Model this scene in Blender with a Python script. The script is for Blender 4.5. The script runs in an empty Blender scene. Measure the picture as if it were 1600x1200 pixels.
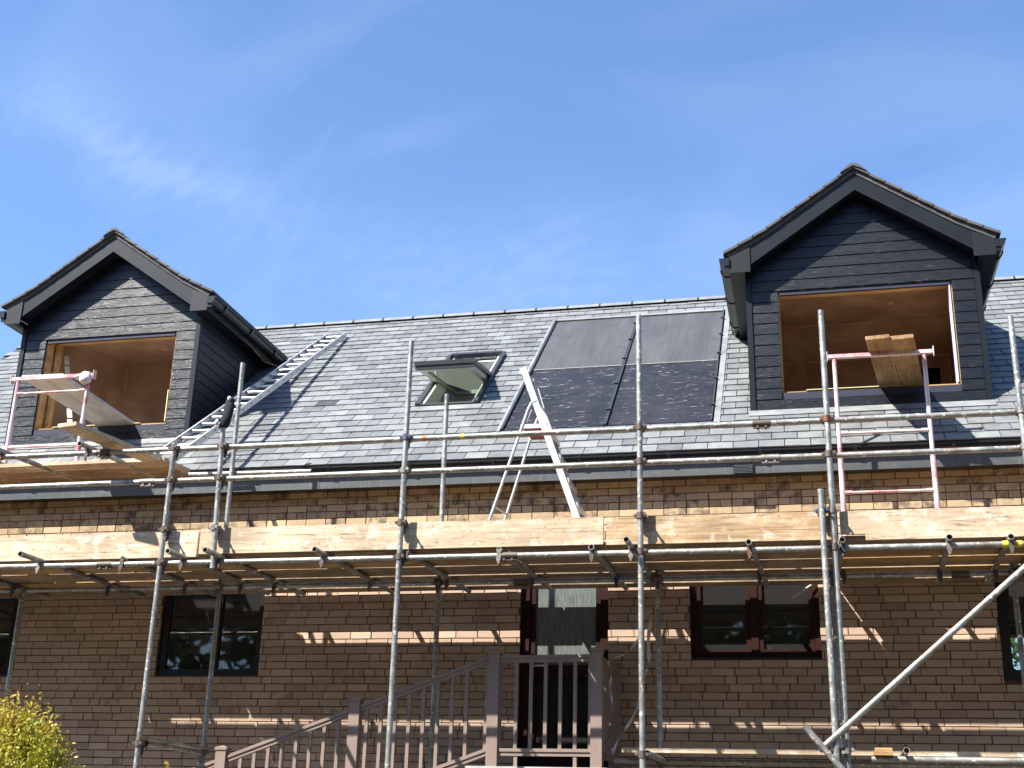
import bpy, math, random
from mathutils import Vector, Matrix
random.seed(7)
D = bpy.data
SC = bpy.context.scene
COL = SC.collection
R = math.radians

# ------------------------------------------------------------------ camera
YAW, PITCH, ROLL = 0.236168, 0.340685, 0.0269356
cam_d = D.cameras.new('camera'); cam = D.objects.new('camera', cam_d); COL.objects.link(cam)
fw = Vector((-math.sin(YAW)*math.cos(PITCH), math.cos(YAW)*math.cos(PITCH), math.sin(PITCH)))
rt = Vector((math.cos(YAW), math.sin(YAW), 0)); up = rt.cross(fw)
r2 = rt*math.cos(ROLL) + up*math.sin(ROLL); u2 = -rt*math.sin(ROLL) + up*math.cos(ROLL)
cam.matrix_world = Matrix(((r2.x, u2.x, -fw.x, 0.0), (r2.y, u2.y, -fw.y, -12.331), (r2.z, u2.z, -fw.z, 1.6), (0, 0, 0, 1)))
cam_d.sensor_width = 36; cam_d.lens = 1967.92/1600*36
cam_d.clip_start = 0.1; cam_d.clip_end = 3000
SC.camera = cam

# ------------------------------------------------------------------ sky and sun
SUN_EL, SUN_AZ = math.atan2(1.6, math.sqrt(2)), R(225)
world = D.worlds.new('World'); SC.world = world; world.use_nodes = True
wt = world.node_tree; wn = wt.nodes; wl = wt.links; wn.clear()
wo = wn.new('ShaderNodeOutputWorld'); wb = wn.new('ShaderNodeBackground'); sky = wn.new('ShaderNodeTexSky')
sky.sky_type = 'NISHITA'; sky.sun_disc = False; sky.sun_elevation = SUN_EL; sky.sun_rotation = SUN_AZ
sky.altitude = 0; sky.air_density = 1.0; sky.dust_density = 0.7; sky.ozone_density = 3.0
wb.inputs[1].default_value = 0.10
# thin cirrus wisps mixed into the sky by direction
tc = wn.new('ShaderNodeTexCoord'); mp = wn.new('ShaderNodeMapping'); mp.inputs['Rotation'].default_value = (0.2, -0.9, 0.3)
mp.inputs['Scale'].default_value = (1.6, 6.0, 3.0)
nz = wn.new('ShaderNodeTexNoise'); nz.inputs['Scale'].default_value = 1.7; nz.inputs['Detail'].default_value = 8; nz.inputs['Roughness'].default_value = 0.5
nz.inputs['Distortion'].default_value = 0.7
cr = wn.new('ShaderNodeValToRGB'); cr.color_ramp.elements[0].position = 0.50; cr.color_ramp.elements[1].position = 0.9
cr.color_ramp.elements[0].color = (0, 0, 0, 1); cr.color_ramp.elements[1].color = (0.10, 0.10, 0.10, 1)
mx = wn.new('ShaderNodeMix'); mx.data_type = 'RGBA'
mx.inputs['B'].default_value = (7.5, 8.2, 9.0, 1)
wl.new(tc.outputs['Generated'], mp.inputs[0]); wl.new(mp.outputs[0], nz.inputs['Vector']); wl.new(nz.outputs['Fac'], cr.inputs[0])
hs = wn.new('ShaderNodeHueSaturation'); hs.inputs['Hue'].default_value = 0.497; hs.inputs['Saturation'].default_value = 1.0
tn = wn.new('ShaderNodeMix'); tn.data_type = 'RGBA'; tn.blend_type = 'MULTIPLY'; tn.inputs['Factor'].default_value = 1.0; tn.inputs['B'].default_value = (0.88, 0.98, 1.14, 1)
wl.new(sky.outputs[0], hs.inputs['Color'])
def wisp(direction, along, half_len, half_w, gain):
    d0 = Vector(direction).normalized(); a = Vector(along); a = (a - d0*a.dot(d0)).normalized(); b = d0.cross(a)
    def dot(v):
        n = wn.new('ShaderNodeVectorMath'); n.operation = 'DOT_PRODUCT'; wl.new(tc.outputs['Generated'], n.inputs[0]); n.inputs[1].default_value = v; return n.outputs['Value']
    def math_(op, x, y):
        n = wn.new('ShaderNodeMath'); n.operation = op
        for i, q in enumerate((x, y)):
            if isinstance(q, (int, float)): n.inputs[i].default_value = q
            else: wl.new(q, n.inputs[i])
        return n.outputs[0]
    u = math_('DIVIDE', dot(a), half_len); u2 = math_('MULTIPLY', u, u)
    w2n = wn.new('ShaderNodeTexNoise'); w2n.inputs['Scale'].default_value = 9; w2n.inputs['Detail'].default_value = 6; wl.new(tc.outputs['Generated'], w2n.inputs['Vector'])
    bend = math_('MULTIPLY', math_('SUBTRACT', w2n.outputs['Fac'], 0.5), half_w*2.2)
    v = math_('DIVIDE', math_('ADD', dot(b), bend), half_w); v2 = math_('MULTIPLY', v, v)
    e = math_('POWER', 2.718, math_('MULTIPLY', math_('ADD', u2, v2), -1.0))
    fr_ = wn.new('ShaderNodeTexNoise'); fr_.inputs['Scale'].default_value = 26; fr_.inputs['Detail'].default_value = 7; wl.new(mp.outputs[0], fr_.inputs['Vector'])
    return math_('MULTIPLY', math_('MULTIPLY', e, fr_.outputs['Fac']), gain)
def wadd(x, y):
    n = wn.new('ShaderNodeMath'); n.operation = 'ADD'; wl.new(x, n.inputs[0]); wl.new(y, n.inputs[1]); return n.outputs[0]
w_a = wisp((-0.458, 0.757, 0.463), (0.1154, 0.0898, -0.0329), 0.075, 0.012, 0.075)
w_b = wisp((-0.47, 0.745, 0.47), (0.1154, 0.0898, -0.0329), 0.13, 0.035, 0.09)
w_c = wisp((-0.2833, 0.8152, 0.5052), (0.08, 0.01, 0.03), 0.05, 0.012, 0.05)
w_d = wisp((-0.22, 0.88, 0.41), (0.9, 0.3, 0.10), 0.15, 0.05, 0.10)
wl.new(wadd(wadd(cr.outputs[0], w_a), wadd(wadd(w_b, w_c), w_d)), mx.inputs['Factor']); wl.new(hs.outputs[0], tn.inputs['A']); wl.new(tn.outputs['Result'], mx.inputs['A']); wl.new(mx.outputs['Result'], wb.inputs[0]); wl.new(wb.outputs[0], wo.inputs[0])
sd = D.lights.new('sun', 'SUN'); sd.energy = 5.0; sd.angle = R(0.53); sd.color = (1.0, 0.95, 0.87)
so = D.objects.new('sun', sd); COL.objects.link(so); so.rotation_euler = Vector((1, 1, -1.6)).to_track_quat('-Z', 'Y').to_euler(); so.location = (-20, -30, 40)
SC.view_settings.view_transform = 'Standard'; SC.view_settings.look = 'None'; SC.view_settings.exposure = 1.3; SC.view_settings.gamma = 1
SC.cycles.max_bounces = 6; SC.cycles.diffuse_bounces = 3; SC.cycles.glossy_bounces = 3; SC.cycles.transparent_max_bounces = 8
SC.cycles.caustics_reflective = False; SC.cycles.caustics_refractive = False

# ------------------------------------------------------------------ materials
class M:
    def __init__(s, name, rough=0.6, metal=0.0, spec=0.5):
        s.m = D.materials.new(name); s.m.use_nodes = True; s.t = s.m.node_tree; s.n = s.t.nodes; s.l = s.t.links
        s.b = s.n['Principled BSDF']; s.b.inputs['Roughness'].default_value = rough; s.b.inputs['Metallic'].default_value = metal
        s.b.inputs['Specular IOR Level'].default_value = spec
        s.tc = s.n.new('ShaderNodeTexCoord')
    def vec(s, scale=(1, 1, 1), per_object=False):
        mp = s.n.new('ShaderNodeMapping'); mp.inputs['Scale'].default_value = scale
        s.l.new(s.tc.outputs['Object'], mp.inputs[0])
        if per_object:
            oi = s.n.new('ShaderNodeObjectInfo'); mu = s.n.new('ShaderNodeMath'); mu.operation = 'MULTIPLY'; mu.inputs[1].default_value = 57.0
            s.l.new(oi.outputs['Random'], mu.inputs[0]); s.l.new(mu.outputs[0], mp.inputs['Location'])
        return mp.outputs[0]
    def noise(s, scale, detail=4, rough=0.55, vscale=(1, 1, 1), per_object=False, dist=0.0):
        n = s.n.new('ShaderNodeTexNoise'); n.inputs['Scale'].default_value = scale; n.inputs['Detail'].default_value = detail
        n.inputs['Roughness'].default_value = rough; n.inputs['Distortion'].default_value = dist
        s.l.new(s.vec(vscale, per_object), n.inputs['Vector']); return n.outputs['Fac']
    def attr(s, name='rnd'):
        a = s.n.new('ShaderNodeAttribute'); a.attribute_name = name; return a.outputs['Fac']
    def ramp(s, fac, stops, interp='LINEAR'):
        r = s.n.new('ShaderNodeValToRGB'); e = r.color_ramp.elements; r.color_ramp.interpolation = interp
        while len(e) < len(stops): e.new(0.5)
        for k, (p, c) in enumerate(stops):
            e[k].position = p; e[k].color = (c[0], c[1], c[2], 1) if isinstance(c, tuple) else (c, c, c, 1)
        s.l.new(fac, r.inputs[0]); return r.outputs[0]
    def mix(s, fac, a, b, blend='MIX'):
        m = s.n.new('ShaderNodeMix'); m.data_type = 'RGBA'; m.blend_type = blend
        for sock, v in (('Factor', fac), ('A', a), ('B', b)):
            if isinstance(v, (int, float)): m.inputs[sock].default_value = v
            elif isinstance(v, tuple): m.inputs[sock].default_value = (v[0], v[1], v[2], 1)
            else: s.l.new(v, m.inputs[sock])
        return m.outputs['Result']
    def col(s, c):
        if isinstance(c, tuple): s.b.inputs['Base Color'].default_value = (c[0], c[1], c[2], 1)
        else: s.l.new(c, s.b.inputs['Base Color'])
        return s
    def rough(s, c): s.l.new(c, s.b.inputs['Roughness']); return s
    def bump(s, h, strength=0.3, dist=0.01):
        b = s.n.new('ShaderNodeBump'); b.inputs['Strength'].default_value = strength; b.inputs['Distance'].default_value = dist
        s.l.new(h, b.inputs['Height']); s.l.new(b.outputs[0], s.b.inputs['Normal']); return s

def simple(name, c, rough=0.6, metal=0.0, var=0.12, scale=8, spec=0.5, bump=0.0):
    m = M(name, rough, metal, spec)
    f = m.noise(scale, 5)
    lo = tuple(v*(1-var) for v in c); hi = tuple(min(1, v*(1+var)) for v in c)
    m.col(m.ramp(f, [(0.3, lo), (0.7, hi)]))
    if bump: m.bump(m.noise(scale*6, 4), bump, 0.004)
    return m.m

# bricks
def mk_brick():
    m = M('buff_brick', 0.9, spec=0.2)
    base = m.ramp(m.attr('rnd'), [(0.0, (0.43, 0.305, 0.225)), (0.3, (0.54, 0.40, 0.295)), (0.7, (0.49, 0.355, 0.265)), (1.0, (0.60, 0.46, 0.345))])
    dk = m.ramp(m.noise(9, 5, 0.65), [(0.42, 0.0), (0.62, 1.0)])
    mot = m.attr('mottle')
    mm = m.n.new('ShaderNodeMath'); mm.operation = 'MULTIPLY'; m.l.new(dk, mm.inputs[0]); m.l.new(mot, mm.inputs[1])
    c = m.mix(mm.outputs[0], base, (0.13, 0.105, 0.10))
    sp = m.ramp(m.noise(60, 2, 0.6), [(0.66, 0.0), (0.74, 0.55)])
    c = m.mix(sp, c, (0.16, 0.11, 0.08))
    pale = m.ramp(m.noise(3.0, 3), [(0.45, 0.0), (0.75, 0.22)])
    c = m.mix(pale, c, (0.40, 0.32, 0.28))
    yl = m.n.new('ShaderNodeMath'); yl.operation = 'GREATER_THAN'; yl.inputs[1].default_value = 0.5; m.l.new(m.attr('band'), yl.inputs[0])
    c = m.mix(yl.outputs[0], c, m.mix(1.0, c, (0.90, 0.92, 0.76), 'MULTIPLY'))
    big = m.ramp(m.noise(0.7, 6, 0.65, dist=0.8), [(0.3, 0.80), (0.55, 1.0), (0.75, 1.08)])
    c = m.mix(1.0, c, big, 'MULTIPLY')
    m.col(c); m.bump(m.noise(90, 3, 0.7), 0.6, 0.004); return m.m
BRICK = mk_brick()
MORTAR = simple('red_brown_mortar', (0.125, 0.068, 0.043), 0.95, bump=0.4, scale=14, var=0.3)

def mk_slate():
    m = M('welsh_slate', 0.5, spec=0.5)
    base = m.ramp(m.attr('rnd'), [(0.0, (0.125, 0.130, 0.132)), (0.3, (0.158, 0.165, 0.165)), (0.6, (0.176, 0.184, 0.182)), (0.9, (0.21, 0.221, 0.219)), (0.985, (0.215, 0.225, 0.22)), (1.0, (0.05, 0.055, 0.06))])
    st = m.ramp(m.noise(5, 6, 0.6, (1, 1, 1), dist=0.8), [(0.3, 0.80), (0.72, 1.22)])
    c = m.mix(1.0, base, st, 'MULTIPLY')
    chalk = m.ramp(m.noise(16, 5, 0.65, (1, 0.5, 1), dist=1.2), [(0.58, 0.0), (0.78, 0.5)])
    c = m.mix(chalk, c, (0.30, 0.31, 0.30))
    m.col(c); m.rough(m.ramp(m.noise(7, 4), [(0.3, 0.38), (0.7, 0.58)]))
    m.bump(m.noise(22, 5, 0.6, dist=0.5), 0.35, 0.006); return m.m
SLATE = mk_slate()
DECKROOF = simple('dark_roof_felt', (0.03, 0.03, 0.032), 0.9)

def mk_clad():
    m = M('embossed_dark_cladding', 0.42, spec=0.38)
    w = m.noise(5.0, 5, 0.6, (1, 6, 22), per_object=True, dist=2.2)
    c = m.ramp(w, [(0.35, (0.005, 0.0065, 0.009)), (0.58, (0.008, 0.0105, 0.0145)), (0.70, (0.026, 0.030, 0.036))])
    m.col(c); m.rough(m.ramp(w, [(0.3, 0.29), (0.7, 0.37)])); m.bump(w, 0.4, 0.006); return m.m
CLAD = mk_clad()
TRIM = simple('anthracite_trim', (0.009, 0.0125, 0.017), 0.42, var=0.2, scale=3, spec=0.28, bump=0.08)
SOFFIT = simple('anthracite_soffit_board', (0.010, 0.013, 0.016), 0.5, var=0.1, spec=0.3)
def mk_fascia():
    m = M('grey_fascia_board', 0.4)
    f = m.noise(2.0, 6, 0.65, (1, 1, 5)); c = m.ramp(f, [(0.3, (0.065, 0.071, 0.073)), (0.7, (0.105, 0.113, 0.115))])
    dr = m.ramp(m.noise(9, 4, 0.6, (4, 1, 0.35)), [(0.55, 0.0), (0.8, 0.35)])
    m.col(m.mix(dr, c, (0.25, 0.26, 0.26))); m.bump(m.noise(40, 3), 0.1, 0.002); return m.m
FASCIA = mk_fascia()
GUTTER = simple('black_gutter_plastic', (0.012, 0.013, 0.016), 0.3, var=0.2)
RIDGE = simple('ridge_tile_clay_grey', (0.17, 0.18, 0.185), 0.7, var=0.25, scale=6, bump=0.3)
VERGE = simple('verge_tile_concrete', (0.075, 0.076, 0.075), 0.75, var=0.35, scale=6, bump=0.5)
VMORTAR = simple('verge_mortar', (0.085, 0.083, 0.078), 0.9, var=0.3, scale=8, bump=0.6)
LEAD = simple('lead_flashing', (0.24, 0.25, 0.25), 0.5, metal=0.2, var=0.3, scale=5, bump=0.4)

def mk_plaster():
    m = M('drying_brown_plaster', 0.85, spec=0.25)
    c = m.ramp(m.noise(1.5, 7, 0.62, dist=0.6), [(0.28, (0.25, 0.15, 0.11)), (0.5, (0.38, 0.25, 0.18)), (0.72, (0.56, 0.41, 0.31))])
    m.col(c); m.bump(m.noise(6, 3), 0.1, 0.01); return m.m
PLASTER = mk_plaster()
BEAD = simple('pale_plaster_joint', (0.52, 0.38, 0.28), 0.85, var=0.25, scale=3)
def mk_wood(name, dark, mid, light, splash=0.0, rough=0.8):
    m = M(name, rough, spec=0.25)
    g = m.noise(3.0, 7, 0.62, (0.55, 9, 9), per_object=True, dist=1.0)
    c = m.ramp(g, [(0.28, dark), (0.5, mid), (0.72, light)])
    k = m.ramp(m.noise(1.6, 3, 0.5, (1, 3, 3), per_object=True), [(0.35, 0.75), (0.65, 1.15)])
    c = m.mix(1.0, c, k, 'MULTIPLY')
    kn = m.ramp(m.noise(7, 3, 0.5, (1, 2.2, 2.2), per_object=True), [(0.70, 0.0), (0.76, 0.7)])
    c = m.mix(kn, c, (dark[0]*0.5, dark[1]*0.45, dark[2]*0.4))
    if splash:
        sp = m.ramp(m.noise(8, 7, 0.7, (0.8, 1, 1), per_object=True, dist=0.7), [(0.52, 0.0), (0.64, splash)])
        c = m.mix(sp, c, (0.80, 0.72, 0.62))
        ds = m.ramp(m.noise(30, 4, 0.65, per_object=True), [(0.60, 0.0), (0.68, 0.75)])
        c = m.mix(ds, c, (0.2, 0.14, 0.09))
        gp = m.ramp(m.noise(1.3, 6, 0.65, (1, 2.5, 2.5), per_object=True, dist=0.6), [(0.46, 0.0), (0.62, 0.5)])
        c = m.mix(gp, c, (dark[0]*0.9, dark[1]*0.92, dark[2]*0.95))
        cr_ = m.ramp(m.noise(2.2, 2, 0.4, (0.35, 14, 14), per_object=True, dist=0.4), [(0.485, 0.0), (0.5, 0.75), (0.515, 0.0)])
        c = m.mix(cr_, c, (dark[0]*0.35, dark[1]*0.33, dark[2]*0.3))
    m.col(c); m.bump(g, 0.4, 0.004); return m.m
BOARD = mk_wood('weathered_scaffold_board', (0.17, 0.115, 0.07), (0.32, 0.225, 0.14), (0.46, 0.35, 0.24), 0.25)
BOARDP = mk_wood('plaster_splashed_board', (0.42, 0.31, 0.20), (0.60, 0.47, 0.32), (0.72, 0.60, 0.45), 0.8)
BOARDO = mk_wood('orange_pine_board', (0.32, 0.20, 0.10), (0.52, 0.36, 0.21), (0.64, 0.49, 0.32), 0.45)
PLYW = mk_wood('plywood', (0.30, 0.17, 0.07), (0.45, 0.28, 0.13), (0.55, 0.38, 0.2), 0.15)
BOARDT = mk_wood('brown_plank', (0.20, 0.11, 0.05), (0.34, 0.205, 0.095), (0.44, 0.29, 0.15), 0.1)
TIMBER = mk_wood('rough_sawn_timber', (0.36, 0.20, 0.08), (0.55, 0.34, 0.15), (0.65, 0.45, 0.22))
SILL_SUN = simple('bright_yellow_sill_membrane_and_sun_patch', (0.72, 0.62, 0.30), 0.7)
WHITEB = simple('chalky_white_board', (0.55, 0.52, 0.48), 0.8, var=0.2, scale=4)

def mk_tube():
    m = M('galvanised_tube', 0.42, 0.55)
    c = m.ramp(m.noise(7, 6, 0.6, per_object=True), [(0.3, (0.19, 0.19, 0.175)), (0.55, (0.33, 0.33, 0.305)), (0.75, (0.50, 0.49, 0.46))])
    sp = m.ramp(m.noise(30, 5, 0.65, per_object=True), [(0.56, 0.0), (0.66, 0.85)])
    c = m.mix(sp, c, (0.80, 0.77, 0.70))
    ru = m.ramp(m.noise(2.6, 6, 0.65, per_object=True), [(0.56, 0.0), (0.68, 0.7)])
    c = m.mix(ru, c, (0.20, 0.13, 0.09)); m.col(c)
    m.l.new(m.ramp(sp, [(0.0, 0.5), (1.0, 0.0)]), m.b.inputs['Metallic'])
    m.rough(m.ramp(m.noise(12, 3), [(0.3, 0.34), (0.7, 0.58)])); m.bump(m.noise(55, 3), 0.15, 0.002); return m.m
TUBE = mk_tube()
def mk_coupler():
    m = M('pressed_steel_coupler', 0.6, 0.45)
    oi = m.n.new('ShaderNodeObjectInfo')
    base = m.ramp(oi.outputs['Random'], [(0.0, (0.10, 0.09, 0.08)), (0.35, (0.26, 0.26, 0.24)), (0.55, (0.12, 0.11, 0.10)), (0.76, (0.19, 0.08, 0.05)), (0.84, (0.26, 0.25, 0.24)), (0.94, (0.04, 0.09, 0.16))], 'CONSTANT')
    ru = m.ramp(m.noise(24, 5, 0.6, per_object=True), [(0.42, 0.0), (0.6, 0.7)])
    m.col(m.mix(ru, base, (0.13, 0.085, 0.06))); m.bump(m.noise(70, 3), 0.3, 0.003); return m.m
COUPLER = mk_coupler()
ALU = simple('brushed_aluminium', (0.62, 0.63, 0.64), 0.38, 0.75, var=0.12, scale=12)
ALUW = simple('dusty_white_aluminium', (0.56, 0.56, 0.55), 0.45, 0.25, var=0.12, scale=14)
REDPL = simple('red_brown_tread_plastic', (0.23, 0.08, 0.06), 0.6)
def mk_pink():
    m = M('worn_red_paint', 0.5)
    c = m.ramp(m.noise(3.5, 6, 0.62, per_object=True), [(0.30, (0.40, 0.07, 0.09)), (0.42, (0.52, 0.24, 0.25)), (0.52, (0.62, 0.50, 0.50)), (0.7, (0.66, 0.60, 0.59))])
    sp = m.ramp(m.noise(35, 4, 0.6), [(0.60, 0.0), (0.68, 0.8)])
    m.col(m.mix(sp, c, (0.70, 0.62, 0.60))); m.bump(m.noise(60, 3), 0.2, 0.002); return m.m
PINK = mk_pink()
RAILM = simple("taupe_railing_plastic", (0.265, 0.20, 0.165), 0.42, var=0.08)
FRAME = simple('dark_red_brown_window_frame', (0.030, 0.013, 0.0115), 0.45, spec=0.12, var=0.15)
SHADEF = simple('shaded_window_frame', (0.010, 0.010, 0.012), 0.35)  # near-black copy of the frame colour, with the shade put into it
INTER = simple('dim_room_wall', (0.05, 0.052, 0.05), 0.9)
CREAM = simple('cream_sash_paint', (0.64, 0.65, 0.60), 0.45, var=0.06)
ALUG = simple('grey_window_cover', (0.06, 0.065, 0.07), 0.35, 0.3)
CLOTH = simple('black_cloth', (0.008, 0.008, 0.010), 0.85, bump=0.4, scale=20)
WEBB = simple('dirty_white_webbing', (0.55, 0.53, 0.48), 0.8)
RAG = simple('white_rag', (0.6, 0.6, 0.6), 0.9)
YTAPE = simple('yellow_tape', (0.75, 0.60, 0.03), 0.5)
OTAPE = simple('orange_tape', (0.65, 0.14, 0.02), 0.5)
BLUEM = simple('blue_white_membrane', (0.55, 0.58, 0.78), 0.6)
DARKM = simple('dark_blue_membrane', (0.02, 0.022, 0.045), 0.7)
CONC = simple('pale_concrete', (0.42, 0.41, 0.39), 0.85, bump=0.3)
def mk_glass(name, tint, refl_rough=0.02, dirt=0.0):
    m = M(name); n, l = m.n, m.l; out = n['Material Output']; n.remove(m.b)
    tr = n.new('ShaderNodeBsdfTransparent'); tr.inputs[0].default_value = (*tint, 1)
    gl = n.new('ShaderNodeBsdfGlossy'); gl.inputs['Roughness'].default_value = refl_rough
    fr = n.new('ShaderNodeFresnel'); fr.inputs[0].default_value = 1.55
    mxs = n.new('ShaderNodeMixShader'); l.new(fr.outputs[0], mxs.inputs[0]); l.new(tr.outputs[0], mxs.inputs[1]); l.new(gl.outputs[0], mxs.inputs[2])
    last = mxs.outputs[0]
    if dirt:
        df = n.new('ShaderNodeBsdfDiffuse'); df.inputs[0].default_value = (0.6, 0.6, 0.58, 1)
        sp = m.ramp(m.noise(45, 5, 0.7), [(0.66, dirt*0.25), (0.72, min(1, dirt*3))])
        m2 = n.new('ShaderNodeMixShader'); l.new(sp, m2.inputs[0]); l.new(last, m2.inputs[1]); l.new(df.outputs[0], m2.inputs[2]); last = m2.outputs[0]
    l.new(last, out.inputs[0]); return m.m
GLASS = mk_glass('dusty_window_glass', (0.75, 0.78, 0.76), 0.02, 0.14)
def mk_skyglass():
    m = M('pale_green_roof_window_glass'); n, l = m.n, m.l; out = n['Material Output']; n.remove(m.b)
    tr = n.new('ShaderNodeBsdfTransparent'); tr.inputs[0].default_value = (0.8, 0.88, 0.8, 1); df = n.new('ShaderNodeBsdfTranslucent'); df.inputs[0].default_value = (0.62, 0.68, 0.60, 1)
    gl = n.new('ShaderNodeBsdfGlossy'); gl.inputs['Roughness'].default_value = 0.03; fr = n.new('ShaderNodeFresnel'); fr.inputs[0].default_value = 1.55
    m1 = n.new('ShaderNodeMixShader'); m1.inputs[0].default_value = 0.22; l.new(tr.outputs[0], m1.inputs[1]); l.new(df.outputs[0], m1.inputs[2])
    m2 = n.new('ShaderNodeMixShader'); l.new(fr.outputs[0], m2.inputs[0]); l.new(m1.outputs[0], m2.inputs[1]); l.new(gl.outputs[0], m2.inputs[2]); l.new(m2.outputs[0], out.inputs[0]); return m.m
SKYGL = mk_skyglass()
def mk_obs():
    m = M('reeded_obscure_glass', 0.22)
    f = m.noise(10, 5, 0.6, (9, 1, 0.7)); m.col(m.ramp(f, [(0.35, (0.09, 0.105, 0.097)), (0.7, (0.20, 0.215, 0.20))])); m.bump(f, 0.5, 0.006); return m.m
OBS = mk_obs()
def mk_solar(upper):
    m = M('solar_absorber_'+('upper' if upper else 'lower'), 0.40 if upper else 0.38, spec=0.4 if upper else 0.18)
    if upper:
        c = m.ramp(m.noise(2.5, 6, 0.6, (1, 0.25, 0.25)), [(0.35, (0.066, 0.066, 0.064)), (0.65, (0.092, 0.091, 0.088))])
        st = m.ramp(m.noise(5, 4, 0.6, (6, 0.3, 0.3)), [(0.35, 0.88), (0.7, 1.12)]); c = m.mix(1.0, c, st, 'MULTIPLY')
        dm = m.ramp(m.noise(2.2, 5, 0.6, (1, 1.6, 1.6), dist=1.0), [(0.60, 0.0), (0.64, 0.45)]); c = m.mix(dm, c, (0.05, 0.05, 0.055))
    else:
        c = m.ramp(m.noise(2, 5, 0.6), [(0.35, (0.018, 0.018, 0.021)), (0.65, (0.032, 0.032, 0.036))])
        sp = m.ramp(m.noise(11, 8, 0.75, (0.5, 2.6, 2.6), dist=0.5), [(0.59, 0.0), (0.65, 0.8)]); c = m.mix(sp, c, (0.40, 0.41, 0.42))
        s2 = m.ramp(m.noise(50, 3, 0.6), [(0.70, 0.0), (0.75, 0.6)]); c = m.mix(s2, c, (0.5, 0.5, 0.5))
    m.col(c); m.bump(m.noise(9, 4), 0.1, 0.004); return m.m
SOLU, SOLL = mk_solar(True), mk_solar(False)
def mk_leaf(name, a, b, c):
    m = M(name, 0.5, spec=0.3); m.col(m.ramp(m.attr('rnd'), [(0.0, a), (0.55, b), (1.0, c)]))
    m.b.inputs['Subsurface Weight'].default_value = 0.0
    tl = m.n.new('ShaderNodeBsdfTranslucent'); mxs = m.n.new('ShaderNodeMixShader'); mxs.inputs[0].default_value = 0.3
    m.l.new(m.ramp(m.attr('rnd'), [(0.0, a), (0.55, b), (1.0, c)]), tl.inputs[0])
    m.l.new(m.b.outputs[0], mxs.inputs[1]); m.l.new(tl.outputs[0], mxs.inputs[2]); m.l.new(mxs.outputs[0], m.n['Material Output'].inputs[0]); return m.m
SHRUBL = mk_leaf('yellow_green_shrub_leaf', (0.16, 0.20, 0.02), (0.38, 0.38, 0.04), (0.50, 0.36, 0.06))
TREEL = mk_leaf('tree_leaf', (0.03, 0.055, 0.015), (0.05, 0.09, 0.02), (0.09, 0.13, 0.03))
BARK = simple('bark', (0.09, 0.065, 0.045), 0.9, bump=0.5)
def mk_ground():
    m = M('paving_and_gravel', 0.9)
    m.col(m.ramp(m.noise(0.6, 8, 0.6), [(0.35, (0.075, 0.066, 0.053)), (0.65, (0.115, 0.10, 0.08))])); m.bump(m.noise(30, 4), 0.3, 0.01); return m.m
GROUND = mk_ground()

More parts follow.
